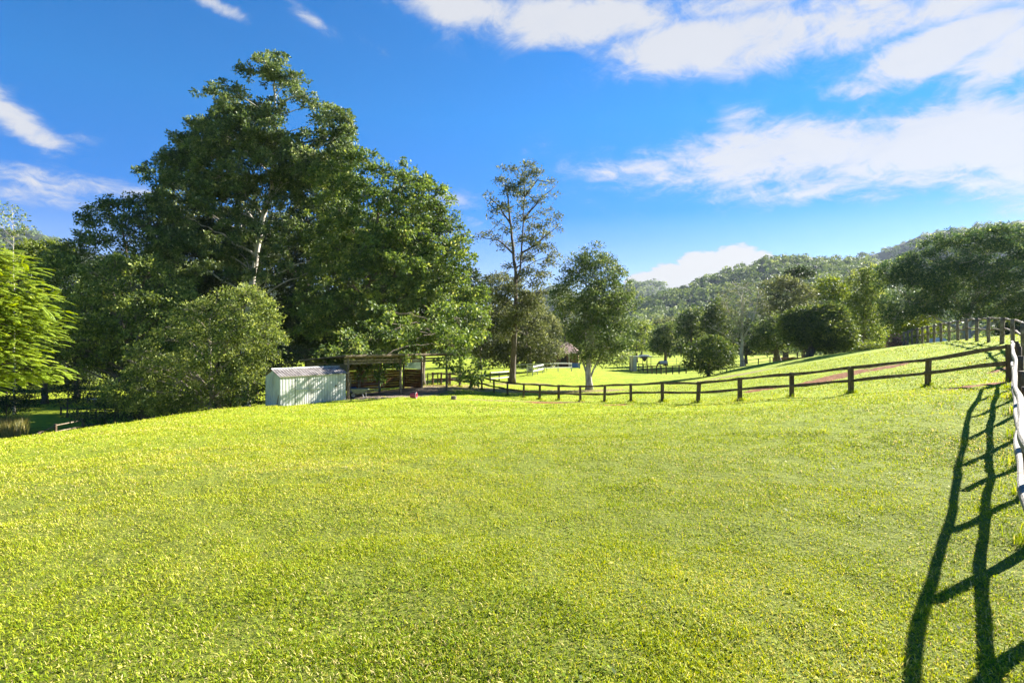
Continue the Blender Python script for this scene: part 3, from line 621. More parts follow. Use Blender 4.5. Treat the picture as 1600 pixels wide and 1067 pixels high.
far('loose_tree', 'tall loose-crowned tree with bright top left of the huge spreading tree', [(1322,440),(1335,420),(1352,412),(1372,416),(1385,430),(1390,480),(1385,540),(1350,535),(1335,510),(1325,470)], 80, 91, 'lf_bush', (1347,553), n=120, dens=48,
    trunk2=[[(1350,500),(1338,460)],[(1350,500),(1368,450)]])
SP = [(1374,415),(1392,394),(1412,396),(1436,374),(1470,362),(1478,357),(1497,361),(1520,353),(1548,351),(1562,347),(1600,350),(1660,352),(1720,375),(1760,410),(1770,470),(1700,505),(1640,508),(1600,508),(1540,506),(1500,502),(1460,498),(1435,500),(1412,512),(1388,522),(1376,490),(1370,450)]
SL = poly_lobes(SP, 64, 13, 22, 420, 92, maxT=120, kT=1.0, flat=.42, front=.66)
tree('spreading_shade_tree', 'huge spreading dark tree with layered crown at the top right of the slope', 'tree', 64,
     [(1508,540),(1506,520),(1512,500),(1520,470)], .65, SL, 'lf_rain', 'bark_pale', leaf=(.22,.12), dens=135, per=12, seed=93, limbs=130, subr=.42, limb_r=.6, up=.6, vr=.3,
     trunk2=[[(1508,522),(1480,505),(1450,485),(1420,470)],[(1510,515),(1540,490),(1580,460)],[(1508,520),(1560,500),(1620,480)],[(1512,500),(1495,470),(1480,430)],[(1520,480),(1530,440),(1540,400)],[(1509,520),(1490,508),(1465,505)]])
far('lime_shrub', 'lime green shrub under the left side of the huge spreading tree', [(1392,520),(1405,500),(1425,492),(1455,494),(1475,500),(1480,515),(1465,528),(1430,532),(1400,538)], 66, 94, 'lf_lime', (1430,540), n=55, r=(6,10), tr=.12)
far('lime_shrub', 'lime shrub right of the big trunk at the right edge', [(1548,508),(1562,494),(1590,490),(1640,495),(1650,520),(1600,526),(1560,524)], 66, 95, 'lf_lime', (1600,530), n=45, r=(6,10), tr=.12)
far('dark_hedge_shrub', 'clipped dark shrub behind the round-rail fence at the right edge', [(1552,520),(1560,506),(1590,504),(1630,506),(1640,522),(1600,528),(1560,528)], 56, 96, 'lf_dark', (1590,532), n=45, r=(6,9), tr=.1)
far('pink_shrub', 'small pink-tinted shrub at the left end of the round-rail fence', [(1384,540),(1390,528),(1400,524),(1410,530),(1412,540),(1398,546)], 62, 97, 'lf_pink', (1398,545), n=24, r=(4,6), tr=.06)
far('low_shrub', 'low green shrub at the foot of the loose-crowned tree', [(1318,552),(1330,540),(1350,538),(1380,536),(1392,545),(1360,550)], 74, 98, 'lf_bush', (1350,553), n=30, r=(4,7), tr=.08)
far('dark_tree', 'dark tree filling the row behind the mango-like tree', [(1225,500),(1260,470),(1340,470),(1390,450),(1400,540),(1330,548),(1240,548)], 98, 99, 'lf_dark', (1330,556), n=90, r=(8,13))
far('dark_tree', 'dark tree filling the row behind the low thick-trunked tree', [(1110,520),(1160,500),(1230,500),(1240,545),(1180,556),(1110,558)], 118, 100, 'lf_dark', (1165,562), n=70)
for i, (poly, bx, dd, mt, lb_) in enumerate([
    ([(984,520),(1000,505),(1018,508),(1022,530),(1015,545),(990,545)], 1002, 190, 'lf_bush', 'distant yellow-green tree on the far field'),
    ([(1012,515),(1030,500),(1060,495),(1075,515),(1070,540),(1020,540)], 1045, 210, 'lf_olive', 'distant olive tree beyond the pale-roofed shelter'),
    ([(700,520),(730,500),(770,505),(790,520),(790,560),(700,565)], 750, 120, 'lf_dark', 'dark tree far behind the stable rails'),
    ([(800,490),(840,480),(870,490),(880,540),(810,550)], 840, 140, 'lf_dark', 'far dark tree directly behind the grey-olive tree'),
    ([(975,525),(985,505),(1005,500),(1015,520),(1010,548),(980,550)], 995, 150, 'lf_bush', 'distant bright tree just left of the pale-roofed shelter'),
    ([(1015,520),(1030,508),(1060,508),(1068,530),(1060,552),(1020,552)], 1040, 140, 'lf_main', 'distant dark tree just right of the pale-roofed shelter'),
    ([(1095,520),(1130,505),(1165,505),(1180,530),(1170,556),(1100,556)], 1135, 128, 'lf_bush', 'distant bushy tree low behind the bare grey tree'),
    ([(1180,500),(1220,480),(1260,485),(1280,520),(1270,550),(1190,552)], 1230, 125, 'lf_main', 'distant green tree behind the low thick-trunked tree'),
    ([(1290,490),(1330,470),(1380,470),(1400,510),(1390,545),(1300,548)], 1345, 120, 'lf_bush', 'distant bushy tree behind the loose-crowned tree'),
    ([(700,470),(735,450),(770,445),(800,470),(800,560),(700,565)], 750, 100, 'lf_olive', 'olive tree behind the drooping right edge of the broad-leaved tree'),
    ([(850,520),(870,505),(900,508),(915,530),(905,545),(860,548)], 884, 132, 'lf_bush', 'far bushy tree above the tiled roof')]):
    far('distant_tree', lb_, poly, dd, 110+i, mt, (bx, max(q[1] for q in poly)+8), n=36)

# ------------------------------------------------------------------ hills
def hill(name, prof, D, depth, zf, seed, crown, spacing, label, tint=(.5, .2)):
    """a wooded ridge: crest line given as (px, py) seen at distance D; front slope runs `depth` metres towards the camera"""
    r = np.random.default_rng(seed); prof = np.array(prof, float)
    az = (prof[:, 0]-800)/FP; hz = (533-prof[:, 1])/FP*D+EYE-crown*.8
    X = np.linspace(az[0]*D, az[-1]*D, 260); crest = np.interp(X, az*D, hz)
    crest = crest+(fbm(X, X*0, 90, seed, 3)-.5)*6*D/900
    def surf(x, f):     # f: 0 crest .. 1 foot (front); negative: behind
        c = np.interp(x, X, crest)
        fold = (fbm(x, f*depth, 160*D/900, seed+2, 3)-.5)*depth*.22*np.sin(np.clip(f, 0, 1)*math.pi)
        ff = np.clip(f, 0, 1)
        z = zf+(c-zf)*(1-ff)**1.15+fold*.35
        z = np.where(f < 0, c+(f)*depth*.55, z)
        return x, D-f*depth+fold*.6, z
    F = np.r_[-.5, -.2, np.linspace(0, 1, 50)]
    xx, ff = np.meshgrid(X, F); x, y, z = surf(xx, ff)
    nr, na = x.shape; i = np.arange(nr-1)[:, None]; k = np.arange(na-1)[None]
    Q = np.stack([i*na+k, i*na+k+1, (i+1)*na+k+1, (i+1)*na+k], -1).reshape(-1, 4)
    mb = MB(); mb.add(np.stack([x, y, z], -1).reshape(-1, 3), q=Q[:, ::-1], a=.1)
    o = mb.build(name, M['hillsoil'], smooth=True); tag(o, kind='structure')
    # woods on it: each crown a puff of leaf clumps
    W = X[-1]-X[0]; n = int(W*depth*1.15/spacing**2)
    cx = r.uniform(X[0], X[-1], n); cf = r.random(n)**.8*1.04-.04
    x, y, z = surf(cx, cf); cr = crown*r.uniform(.5, 1.15, n)
    K = 46
    u = nrm(r.normal(size=(n, K, 3))); u[..., 2] = np.abs(u[..., 2])*1.1-.25
    ctr = np.stack([x, y, z+cr*.55], -1)
    lump = 1+.28*np.sin(u@np.array([3.1, 2.2, 1.7])*2+r.random((n, 1))*6)
    base = ctr[:, None]+u*(cr[:, None]*lump)[..., None]*np.array([1, 1, .85])
    nor = nrm(u+r.normal(0, .35, u.shape)); ax = nrm(np.cross(nor, r.normal(size=u.shape)))
    t = np.clip(tint[0]+r.normal(0, tint[1], (n, 1))+r.normal(0, .1, (n, K)), 0, 1)
    L = (cr[:, None]*r.uniform(.38, .62, (n, K))).ravel()
    lb = MB(); leaf_quads(lb, (base-ax*(L.reshape(n, K)[..., None])*.5).reshape(-1, 3), ax.reshape(-1, 3), nor.reshape(-1, 3), L, L*.75, t.ravel(), r)
    f = lb.build('woods', M['forest']); tag(f, label, 'woods', kind='stuff')
M['hillsoil'] = noisemat('wooded_slope_floor', [(.3, (.018, .028, .012)), (.7, (.04, .055, .022))], .05, bump=0)
hill('hill', [(880,520),(930,505),(965,490),(1000,470),(1030,458),(1062,448),(1090,438),(1120,426),(1160,412),(1200,402),(1225,399),(1250,401),(1290,402),(1330,400),(1370,412),(1420,430),(1480,450),(1560,470),(1700,500)], 760, 430, -3, 3, 6.0, 8.6,
     'tree-covered slope of the nearer green hill on the right')
hill('hill', [(1200,440),(1260,410),(1320,402),(1350,396),(1385,385),(1415,375),(1445,362),(1480,356),(1560,345),(1700,330),(1850,340)], 1250, 400, 0, 4, 7.5, 12,
     'tree-covered slope of the higher bluish hill behind the spreading tree')
hill('hill', [(700,500),(800,470),(845,450),(858,442),(875,442),(900,455),(940,462),(968,446),(990,438),(1010,436),(1030,440),(1050,449),(1075,458),(1110,470),(1180,490)], 1500, 450, 0, 6, 8.5, 14.5,
     'tree-covered slope of the small distant hill in the middle')
hill('hill', [(-300,380),(-120,350),(-20,352),(20,356),(50,357),(75,364),(110,378),(160,400),(300,430),(500,455),(720,480)], 1300, 420, 0, 8, 7.5, 13,
     'tree-covered slope of the grey-green hill far on the left')
# low woods on the valley floor
def valley_woods():
    r = np.random.default_rng(9); n = 900
    px = r.uniform(-300, 1800, n); d = r.uniform(230, 340, n)
    x = (px-800)/FP*d; z = np.full(n, -3.6); cr = r.uniform(3.5, 6.5, n); hgt = r.uniform(3, 8, n)
    gap = (px > 975) & (px < 1015) & (d < 330); x, d, z, cr, hgt = [q[~gap] for q in (x, d, z, cr, hgt)]; n = len(x)
    K = 130; u = nrm(r.normal(size=(n, K, 3)))
    base = np.stack([x, d, z+hgt], -1)[:, None]+u*cr[:, None, None]*np.array([1, 1, .9])*r.uniform(.7, 1.1, (n, K, 1))
    nor = nrm(u+r.normal(0, .4, u.shape)); ax = nrm(np.cross(nor, r.normal(size=u.shape)))
    L = np.repeat(cr, K)*r.uniform(.2, .36, n*K)
    t = np.clip(.45+r.normal(0, .2, (n, 1))+r.normal(0, .12, (n, K)), 0, 1)
    lb = MB(); leaf_quads(lb, base.reshape(-1, 3), ax.reshape(-1, 3), nor.reshape(-1, 3), L, L*.7, t.ravel(), r)
    tag(lb.build('treeline', M['forest']), 'continuous low woods on the valley floor below the hills', 'woods', kind='stuff')
valley_woods()

# ------------------------------------------------------------------ fences
def wpost(mb, x, y, z0, z1, w, lean=(0, 0), round_=False):
    a = np.array([x, y, z0-.25]); b = np.array([x+lean[0], y+lean[1], z1])
    if round_: tube(mb, np.linspace(a, b, 5)+np.random.default_rng(int(abs(x*100))).normal(0, w*.05, (5, 3)), w*.5, 9)
    else: frame_box(mb, a, (1, 0, 0), (0, 1, 0), (b-a), -w/2, w/2, -w/2, w/2, 0, 1)
def fence(name, label, posts, hgt, rails, mats=('post', 'post'), pw=.12, rw=.05, rh=.11, wob=.0, rnd=False, group=None, side=1, zz=None, seed=0, extra=0, nseg=4):
    r = np.random.default_rng(seed)
    x0, y0 = posts[0]; g0 = h1(x0, y0); off = np.array([x0, y0, g0])
    root = thing(name, label, 'fence', off, group)
    Z = [h1(*p) for p in posts]
    for (x, y), z in zip(posts, Z):
        mb = MB(); lean = r.normal(0, .015+wob*.4, 2)
        wpost(mb, x-x0, y-y0, z-g0, z-g0+hgt+extra, pw*r.uniform(.9, 1.12), lean, rnd); mb.build('post', M[mats[0]], root, smooth=rnd)
    for hr in rails:
        for i in range(len(posts)-1):
            p = np.array([*posts[i], Z[i]+hr+r.normal(0, .012+wob*.25)])-off; q = np.array([*posts[i+1], Z[i+1]+hr+r.normal(0, .012+wob*.25)])-off
            if i: p = prev
            prev = q
            s = nrm(np.cross(q-p, [0, 0, 1]))*side*(pw/2+rw/2)*.98
            mb = MB()
            if rnd:
                tt = np.linspace(0, 1, 7)[:, None]; pts = p*(1-tt)+q*tt+s; pts[1:-1] += r.normal(0, wob*.5, (5, 3))
                e = nrm(q-p)*.06; pts[0] -= e; pts[-1] += e
                tube(mb, pts, rw*.5*np.array([1, 1.05, .95, 1, .92, 1.02, .97]), 8)
            else: beam(mb, p+s, q+s+nrm(q-p)*.004, rw, rh, nseg=nseg, wob=wob, r=r)
            mb.build('rail', M[mats[1]], root)
    return root
mid = [tuple(P(*m)[:2]) for m in MF]
corner = (.87*16.9+.12, 16.9)
fence('paddock_fence', 'long dark two-rail timber fence crossing the lawn from the right edge to the stable', [corner]+mid, 1.1, (1.03, .52), pw=.15, rw=.06, rh=.12, seed=4, wob=.035, side=-1)
nearp = [(.87*y+.15+max(0, 4.3-y)*.25, y) for y in (1.2, 2.6, 4.07, 5.65, 7.2, 8.75, 10.3, 11.9, 13.4, 15.0, 16.9)]
# the near fence: rough split rails whose edges wander
def near_fence():
    r = np.random.default_rng(15)
    x0, y0 = nearp[-1]; g0 = h1(x0, y0); off = np.array([x0, y0, g0])
    root = thing('split_rail_fence', 'bleached split-rail fence with wavy top rail running along the right edge', 'fence', off)
    dirv = nrm(np.array([.87, 1, 0])); sd = np.array([dirv[1], -dirv[0], 0])
    for x, y in nearp:
        mb = MB(); z = h1(x, y); wpost(mb, x-x0+sd[0]*.10, y-y0+sd[1]*.10, z-g0, z-g0+1.19, .11, r.normal(0, .01, 2), True); mb.build('post', M['post'], root, smooth=True)
    for hr, rh in ((1.15, .10), (.56, .10)):
        for i in range(len(nearp)-1):
            (xa, ya), (xb, yb) = nearp[i], nearp[i+1]
            p = np.array([xa, ya, h1(xa, ya)+hr])-off; q = np.array([xb, yb, h1(xb, yb)+hr])-off
            n = 12; V = []
            ph = r.random(3)*6
            for k in range(n+1):
                f = k/n; c = p*(1-f)+q*f; yy = ya*(1-f)+yb*f
                wv = .018*math.sin(yy*1.5-9.22)+.005*math.sin(yy*3.4+.4)
                if hr < 1: wv = .010*math.sin(yy*1.3+2)+.008*math.sin(yy*3.1)
                c = c+sd*wv; c[2] += .010*math.sin(yy*1.9)
                hw = .030*(1+.15*math.sin(yy*2.6+1)); hh = rh*.5*(1+.12*math.sin(yy*2.3)); b = .015
                for a_, b_ in ((-hw+b,-hh),(hw-b,-hh),(hw,-hh+b),(hw,hh-b),(hw-b,hh),(-hw+b,hh),(-hw,hh-b),(-hw,-hh+b)):
                    V.append(c+sd*a_+np.array([0, 0, b_]))
            Q = [(j*8+k, j*8+(k+1) % 8, (j+1)*8+(k+1) % 8, (j+1)*8+k) for j in range(n) for k in range(8)]; e = n*8
            Q += [(3,2,1,0),(7,4,3,0),(7,6,5,4),(e,e+1,e+2,e+3),(e,e+3,e+4,e+7),(e+4,e+5,e+6,e+7)]
            mb = MB(); mb.add(V, q=Q); mb.build('rail', M['rail_pale'], root)
near_fence()
# the round-rail fence curving over the brow
HC = [(1632,560,19.5),(1600,548,24),(1583,541,28),(1566,539,31),(1545,537,33),(1526,535,35.5),(1511,533.5,38),(1497,533,40),(1483,533,42),(1471,533,44),(1460,533,46),(1450,534,48),(1441,535,49.5),(1433,536,51),(1425,537,52.5),(1418,538,54),(1412,539,56)]
hc = [tuple(P(*m)[:2]) for m in HC]
fence('round_rail_fence', 'grey round-rail fence curving over the grassy brow at the upper right', hc, 1.42, (1.36, .78), mats=('rail_grey', 'rail_grey'), pw=.19, rw=.11, wob=.05, rnd=True, seed=6, extra=.03, side=1)
def pxf(L_): return [tuple(P(a, 560, b)[:2]) for a, b in L_]
PR = 'rails in the far paddock'
fence('white_rail_fence', 'short white two-rail panel left of the tall thin tree', pxf([(766,63),(780,64),(794,65.5)]), 1.15, (1.1, .45), mats=('post','white_rail'), rh=.12, seed=7, side=1)
fence('white_rail_fence', 'white rails under the grey-olive tree, right of the tall thin trunk', pxf([(824,74),(832,73),(840,75),(848,78)]), 1.2, (1.15, .6), mats=('galv','white_rail'), rh=.16, seed=8, side=1)
fence('pale_rail_fence', 'long pale rail behind the white rails, ending left of the round-headed tree', pxf([(806,80),(824,80),(850,82),(872,84),(893,86)]), 1.25, (1.2, .6), mats=('galv','white_rail'), rh=.09, seed=9, side=1)
fence('dark_rail_fence', 'dark post fence before the tiny pale-roofed shelter', pxf([(985,98),(998,96),(1005,94),(1012,91),(1019,89),(1026,88),(1033,87),(1041,86.5),(1051,86),(1061,86),(1072,86)]), 1.3, (1.25, .55), pw=.14, rh=.08, seed=10, side=1)
fence('pale_rail_fence', 'thin pale fence in the shade beyond the grazing horse', pxf([(1010,118),(1040,116),(1057,116),(1075,115),(1095,114)]), 1.3, (1.25, .7), mats=('galv','galv'), pw=.08, rh=.05, seed=11)
fence('brow_fence', 'thin rail fence along the brow between the small round tree and the glossy tree', pxf([(1144,78),(1165,77),(1185,76),(1203,75),(1218,74),(1231,73),(1246,71),(1257,70)]), 1.15, (1.1, .6), mats=('post','rail_grey'), pw=.1, rh=.07, seed=12)
fence('yard_rail_fence', 'dark pipe rails of the yard right behind the stable corner', pxf([(668,54),(684,55),(700,56.5),(720,58),(738,60),(752,63)]), 1.2, (1.15, .6), pw=.09, rh=.06, seed=13)
fence('hollow_fence', 'shaded fence in the hollow at the lower left below the lawn edge', pxf([(-40,37),(10,37.5),(29,39),(60,42),(86,46),(130,50),(180,54)]), 1.1, (1.02, .5), mats=('post','rail_grey'), pw=.16, rh=.08, seed=14)
fence('sunlit_rail', 'pale board rail catching sun under the spreading tree', pxf([(137,74),(147,74),(160,74),(173,74)]), 1.2, (1.15, .5), mats=('rail_grey','white_rail'), pw=.14, rh=.14, seed=16)
fence('hollow_rail', 'low rail across the shaded grass below the spreading tree', pxf([(95,62),(121,61),(150,60),(185,60)]), .9, (.85,), mats=('post','post'), pw=.12, rh=.1, seed=17)

# ------------------------------------------------------------------ garden shed
def ribmat(name, base, dirt, vertical=True, metallic=0, rough=.5):
    return noisemat(name, [(.28, dirt), (.5, base), (.8, tuple(min(1, c*1.12) for c in base))], 1.3, (1, 1, .5), rough=rough, bump=.05, metallic=metallic)
M['shed_wall'] = ribmat('cream_green_steel', (.53, .53, .49), (.34, .31, .26))
M['shed_side'] = ribmat('pale_blue_steel', (.46, .50, .48), (.32, .33, .31))
M['shed_roof'] = noisemat('rusty_roof_sheet', [(.3, (.10, .085, .08)), (.5, (.24, .21, .19)), (.7, (.40, .37, .35))], 3, rough=.6, bump=.2)
M['brown_board'] = noisemat('brown_timber_board', [(.3, (.06, .022, .010)), (.5, (.16, .06, .022)), (.7, (.27, .11, .04))], 2.2, (1, 1, 2), bump=.3)
M['khaki_sheet'] = noisemat('khaki_sheet', [(.3, (.16, .14, .07)), (.7, (.34, .30, .15))], 1.2, bump=.1, trans=.35)
M['clear_sheet'] = noisemat('translucent_green_sheet', [(.3, (.16, .22, .17)), (.7, (.38, .44, .36))], 1.4, bump=.1, trans=.6)
M['dark'] = noisemat('dark_interior', [(.3, (.015, .012, .01)), (.7, (.05, .04, .03))], 3, bump=0)
def ribbed(mb, o, U, Nn, L, z0f, z1f, pitch, depth, skip=None):
    """wall sheet with square ribs, along U, thickness outward along Nn; z0f,z1f functions of u"""
    us = []; u = 0
    while u < L-1e-6:
        us += [(u, 0), (u+pitch*.62, 0), (u+pitch*.72, -depth), (u+pitch*.90, -depth)]; u += pitch
    us.append((L, 0)); us = [(min(a, L), b) for a, b in us]
    V = []; 
    for a, b in us:
        for z in (z0f(a), z1f(a)): V.append(np.array([*(np.array(o)+np.array(U)*a+np.array(Nn)*b), z]))
    Q = [(2*i, 2*i+2, 2*i+3, 2*i+1) for i in range(len(us)-1)]
    n = len(V); V2 = [v-np.array([*(np.array(Nn)*.03), 0])*1.0-np.array([*(np.array(Nn)*depth), 0]) for v in V]
    Q += [(n+2*i+1, n+2*i+3, n+2*i+2, n+2*i) for i in range(len(us)-1)]
    Q += [(2*i+1, 2*i+3, n+2*i+3, n+2*i+1) for i in range(len(us)-1)]
    Q += [(0, 1, n+1, n), (2*len(us)-2, n+2*len(us)-2, n+2*len(us)-1, 2*len(us)-1)]
    mb.add(V+V2, q=Q)
def shed():
    o = np.array([-13.57, 33.3]); U = np.array([.6, .8]); N_ = np.array([-.8, .6]); L, Wd, he, hr = 4.6, 1.6, 1.8, 2.17
    g = -1.86
    root = thing('garden_shed', 'cream ribbed-steel garden shed with rusty roof beside the stable', 'shed', (o[0], o[1], g))
    out = -N_
    z0 = lambda a: 0.0
    # front wall in two pieces with the doors between
    mb = MB(); ribbed(mb, (0, 0), U, out, .98, z0, lambda a: he, .2, .03); ribbed(mb, U*2.84, U, out, L-2.84, z0, lambda a: he, .2, .03)
    frame_box(mb, (*(U*.98), 0), (*U, 0), (*out, 0), (0, 0, 1), 0, 1.86, -.05, .01, he-.07, he)
    mb.build('front_wall', M['shed_wall'], root)
    for k, (a, w) in enumerate(((1.0, .905), (1.915, .915))):
        mb = MB(); ribbed(mb, U*a+out*.006, U, out, w-.012, lambda q: .03, lambda q: he-.075, .153, .022)
        dr = mb.build('door', M['shed_wall'], root)
        m2 = MB(); frame_box(m2, (*(U*a+out*.006), 0), (*U, 0), (*out, 0), (0, 0, 1), .03, w-.06, .012, .035, .93, .975); m2.build('brace', M['white_rail'], dr)
    m3 = MB(); frame_box(m3, (*(U*3.78), 0), (*U, 0), (*out, 0), (0, 0, 1), 0, .12, .002, .06, 1.0, 1.07); m3.build('lock', M['dark'], root)
    # sides
    top = lambda a: he+(hr-he)*(1-abs(a-Wd/2)/(Wd/2))
    mb = MB(); ribbed(mb, N_*Wd, -N_, -U, Wd, z0, lambda a: top(a)-.02, .2, .03); mb.build('end_wall', M['shed_side'], root)
    mb = MB(); ribbed(mb, U*L, N_, U, Wd, z0, lambda a: top(a)-.02, .2, .03); mb.build('end_wall', M['shed_side'], root)
    mb = MB(); ribbed(mb, U*L+N_*Wd, -U, N_, L, z0, lambda a: he, .2, .03); mb.build('back_wall', M['shed_side'], root)
    # roof: two ribbed slopes
    mb = MB()
    for sgn in (0, 1):
        us = []; u = -.08
        while u < L+.07: us += [(u, .0), (u+.10, 0), (u+.12, .03), (u+.17, .03)]; u += .19
        us.append((L+.08, 0)); V = []
        for a, b in us:
            for (n_, z) in (((-.09 if sgn == 0 else Wd+.09), he-.015), (Wd/2, hr+.02)):
                V.append(np.array([*(U*a+N_*n_), z+b+.02]))
        Q = [(2*i, 2*i+2, 2*i+3, 2*i+1) for i in range(len(us)-1)]; n = len(V)
        V2 = [v-np.array([0, 0, .045]) for v in V]
        Q += [(n+q[3], n+q[2], n+q[1], n+q[0]) for q in Q]; Q += [(2*i, n+2*i, n+2*i+2, 2*i+2) for i in range(len(us)-1)]
        mb.add(V+V2, q=Q)
    rf = mb.build('roof', M['shed_roof'], root)
    m = MB(); tube(m, [(*(U*-.1+N_*Wd/2), hr+.06), (*(U*(L+.1)+N_*Wd/2), hr+.06)], .045, 6); m.build('ridge_cap', M['galv'], rf)
    m = MB(); frame_box(m, (*(out*.03), 0), (*U, 0), (*out, 0), (0, 0, 1), -.02, L+.02, .0, .05, -.06, .05); m.build('base_rail', M['post'], root)
    return root
shed()
mb = MB(); tube(mb, [(0, 0, 0), (.12, .22, 1.15)], .02, 6)
o_ = mb.build('leaning_pole', M['post'], None); o_.location = (-13.78, 33.28, -1.85); tag(o_, 'dark pole leaning against the corner of the cream shed', 'pole')

# ------------------------------------------------------------------ open stable
def stable():
    g = -1.8; off = shp(0, 0, g)
    root = thing('open_stable', 'open-fronted timber stable with flat iron roof under the broad-leaved tree', 'stable', off)
    U3 = np.array([*SH_U, 0]); N3 = np.array([*SH_N, 0]); Zz = np.array([0, 0, 1.0]); O = np.zeros(3)
    L = 8.75; D = 5.5
    rh = lambda n: 2.78-.075*n
    def post(u, n, w=.17, rnd=True, hgt=None):
        mb = MB(); b = U3*u+N3*n; tube(mb, np.linspace(b-[0, 0, .3], b+[0, 0, (hgt or rh(n)-.06)], 5), w/2*np.array([1.06, 1, .97, .95, .93]), 10); mb.build('post', M['rail_grey'], root, smooth=True)
    for u, n in ((0.05, 0), (4.3, 0), (8.65, 0), (0.1, 3.0), (4.6, 3.0), (8.65, 3.0), (8.65, 5.4), (0.1, 5.4), (4.4, 5.4)): post(u, n)
    # corrugated roof sheet
    def corr(mb, u0, u1, n0, n1, amp=.018, pitch=.15, up=0):
        k = int((u1-u0)/pitch*4); us = np.linspace(u0, u1, k+1); V = []
        for a in us:
            zz_ = amp*math.sin(2*math.pi*(a-u0)/pitch)
            for n in (n0, n1): V.append(U3*a+N3*n+Zz*(rh(n)+.09+zz_+up))
        Q = [(2*i, 2*i+1, 2*i+3, 2*i+2) for i in range(k)]; m = len(V)
        V2 = [v-Zz*.012 for v in V]; Q += [(m+q[3], m+q[2], m+q[1], m+q[0]) for q in Q]
        Q += [(2*i, 2*i+2, m+2*i+2, m+2*i) for i in range(k)]
        mb.add(V+V2, q=Q)
    mb = MB(); corr(mb, -.35, 9.15, -.4, 5.8); rf = mb.build('roof', M['shed_roof'], root)
    for n in (-.02, 3.02, 5.42):
        m = MB(); frame_box(m, O+Zz*(rh(n)-.03), U3, N3, Zz, -.25, 9.05, -.04, .04, -.06, .07); m.build('roof_beam', M['rail_grey'], root)
    for u in (1.5, 3.0, 5.9, 7.3):
        m = MB(); beam(m, U3*u+N3*-.25+Zz*(rh(-.25)+.055), U3*u+N3*5.6+Zz*(rh(5.6)+.055), .05, .04); m.build('rafter', M['post'], root)
    m = MB(); frame_box(m, O, U3, N3, Zz, -.34, 9.14, -.43, -.405, rh(0)+.03, rh(0)+.14); m.build('fascia', M['rail_grey'], root)
    # walls
    def boards(nm, mat, o, A, L_, z0, z1, bw=.2, th=.03, nrm_=N3, vert=False):
        mb = MB(); 
        if vert:
            a = 0
            while a < L_-.01: frame_box(mb, o, A, nrm_, Zz, a+.004, min(a+bw, L_)-.004, 0, th, z0, z1); a += bw
        else:
            z = z0
            while z < z1-.01: frame_box(mb, o, A, nrm_, Zz, 0, L_, 0, th*(1+.25*((z*7) % 1)), z+.004, min(z+bw, z1)-.004); z += bw
        return mb.build(nm, M[mat], root)
    boards('back_wall', 'brown_board', U3*.2+N3*5.5, U3, 8.35, .02, 1.52)
    boards('side_wall', 'brown_board', U3*8.76+N3*3.1, N3, 2.4, .02, 1.52, nrm_=U3)
    boards('upper_panel', 'khaki_sheet', U3*.2+N3*5.5, U3, 4.1, 1.54, 2.30, bw=.8, th=.012, vert=True)
    boards('upper_panel', 'khaki_sheet', U3*4.3+N3*5.5, U3, 2.3, 1.54, 2.30, bw=.8, th=.012, vert=True)
    boards('clear_panel', 'clear_sheet', U3*6.65+N3*5.5, U3, 1.7, 1.56, 2.30, bw=.84, th=.012, vert=True)
    boards('clear_panel', 'clear_sheet', U3*8.76+N3*3.12, N3, 2.3, 1.56, 2.36, bw=.75, th=.012, nrm_=U3, vert=True)
    boards('end_panel', 'khaki_sheet', U3*.0+N3*.12, N3, 5.2, .9, 2.3, bw=.9, th=.015, nrm_=-U3, vert=True)
    boards('end_wall', 'brown_board', U3*-.0+N3*3.1, N3, 2.3, .02, .88, nrm_=-U3)
    boards('partition', 'brown_board', U3*4.6+N3*3.1, N3, 2.3, .02, 1.3)if False else None
    return root
stable()
def gate():
    off = shp(2.12, 2.98, -1.78); U3 = np.array([*SH_U, 0]); Zz = np.array([0, 0, 1.0])
    root = thing('pipe_gate', 'galvanised five-bar pipe gate closing the left bay of the stable', 'gate', off)
    L = 2.42
    mb = MB()
    for z in (.12, 1.25): tube(mb, [Zz*z, U3*L+Zz*z], .024, 8)
    for a in (0, L): tube(mb, [U3*a+Zz*.12, U3*a+Zz*1.25], .024, 8)
    tube(mb, [U3*.62+Zz*.12, U3*.62+Zz*1.25], .018, 8); mb.build('gate_frame', M['galv'], root)
    for z in (.36, .62, .90):
        mb = MB(); tube(mb, [Zz*z, U3*L+Zz*z], .015, 8); mb.build('bar', M['galv'], root)
gate()

# ------------------------------------------------------------------ small things by the stable
M['tub_green'] = noisemat('mossy_green_tray', [(.3, (.22, .24, .12)), (.7, (.42, .44, .28))], 6, bump=.2)
M['pink'] = noisemat('faded_pink_plastic', [(.3, (.50, .05, .10)), (.7, (.62, .10, .18))], 5, bump=.05, rough=.4)
M['blue'] = noisemat('blue_plastic', [(.3, (.02, .08, .32)), (.7, (.04, .14, .45))], 5, bump=.05, rough=.4)
M['rubber'] = noisemat('black_rubber', [(.3, (.02, .02, .02)), (.7, (.05, .05, .05))], 5, bump=.1)
def lathe(mb, prof, n=20, ax=2, sq=None, a=0):
    V = []; m = len(prof)
    for rr, z in prof:
        for k in range(n):
            t = 2*math.pi*k/n; V.append((rr*math.cos(t), rr*math.sin(t), z) if ax == 2 else (z, rr*math.cos(t), rr*math.sin(t)))
    Q = [(i*n+k, i*n+(k+1) % n, (i+1)*n+(k+1) % n, (i+1)*n+k) for i in range(m-1) for k in range(n)]
    return mb.add(V, q=Q, a=a)
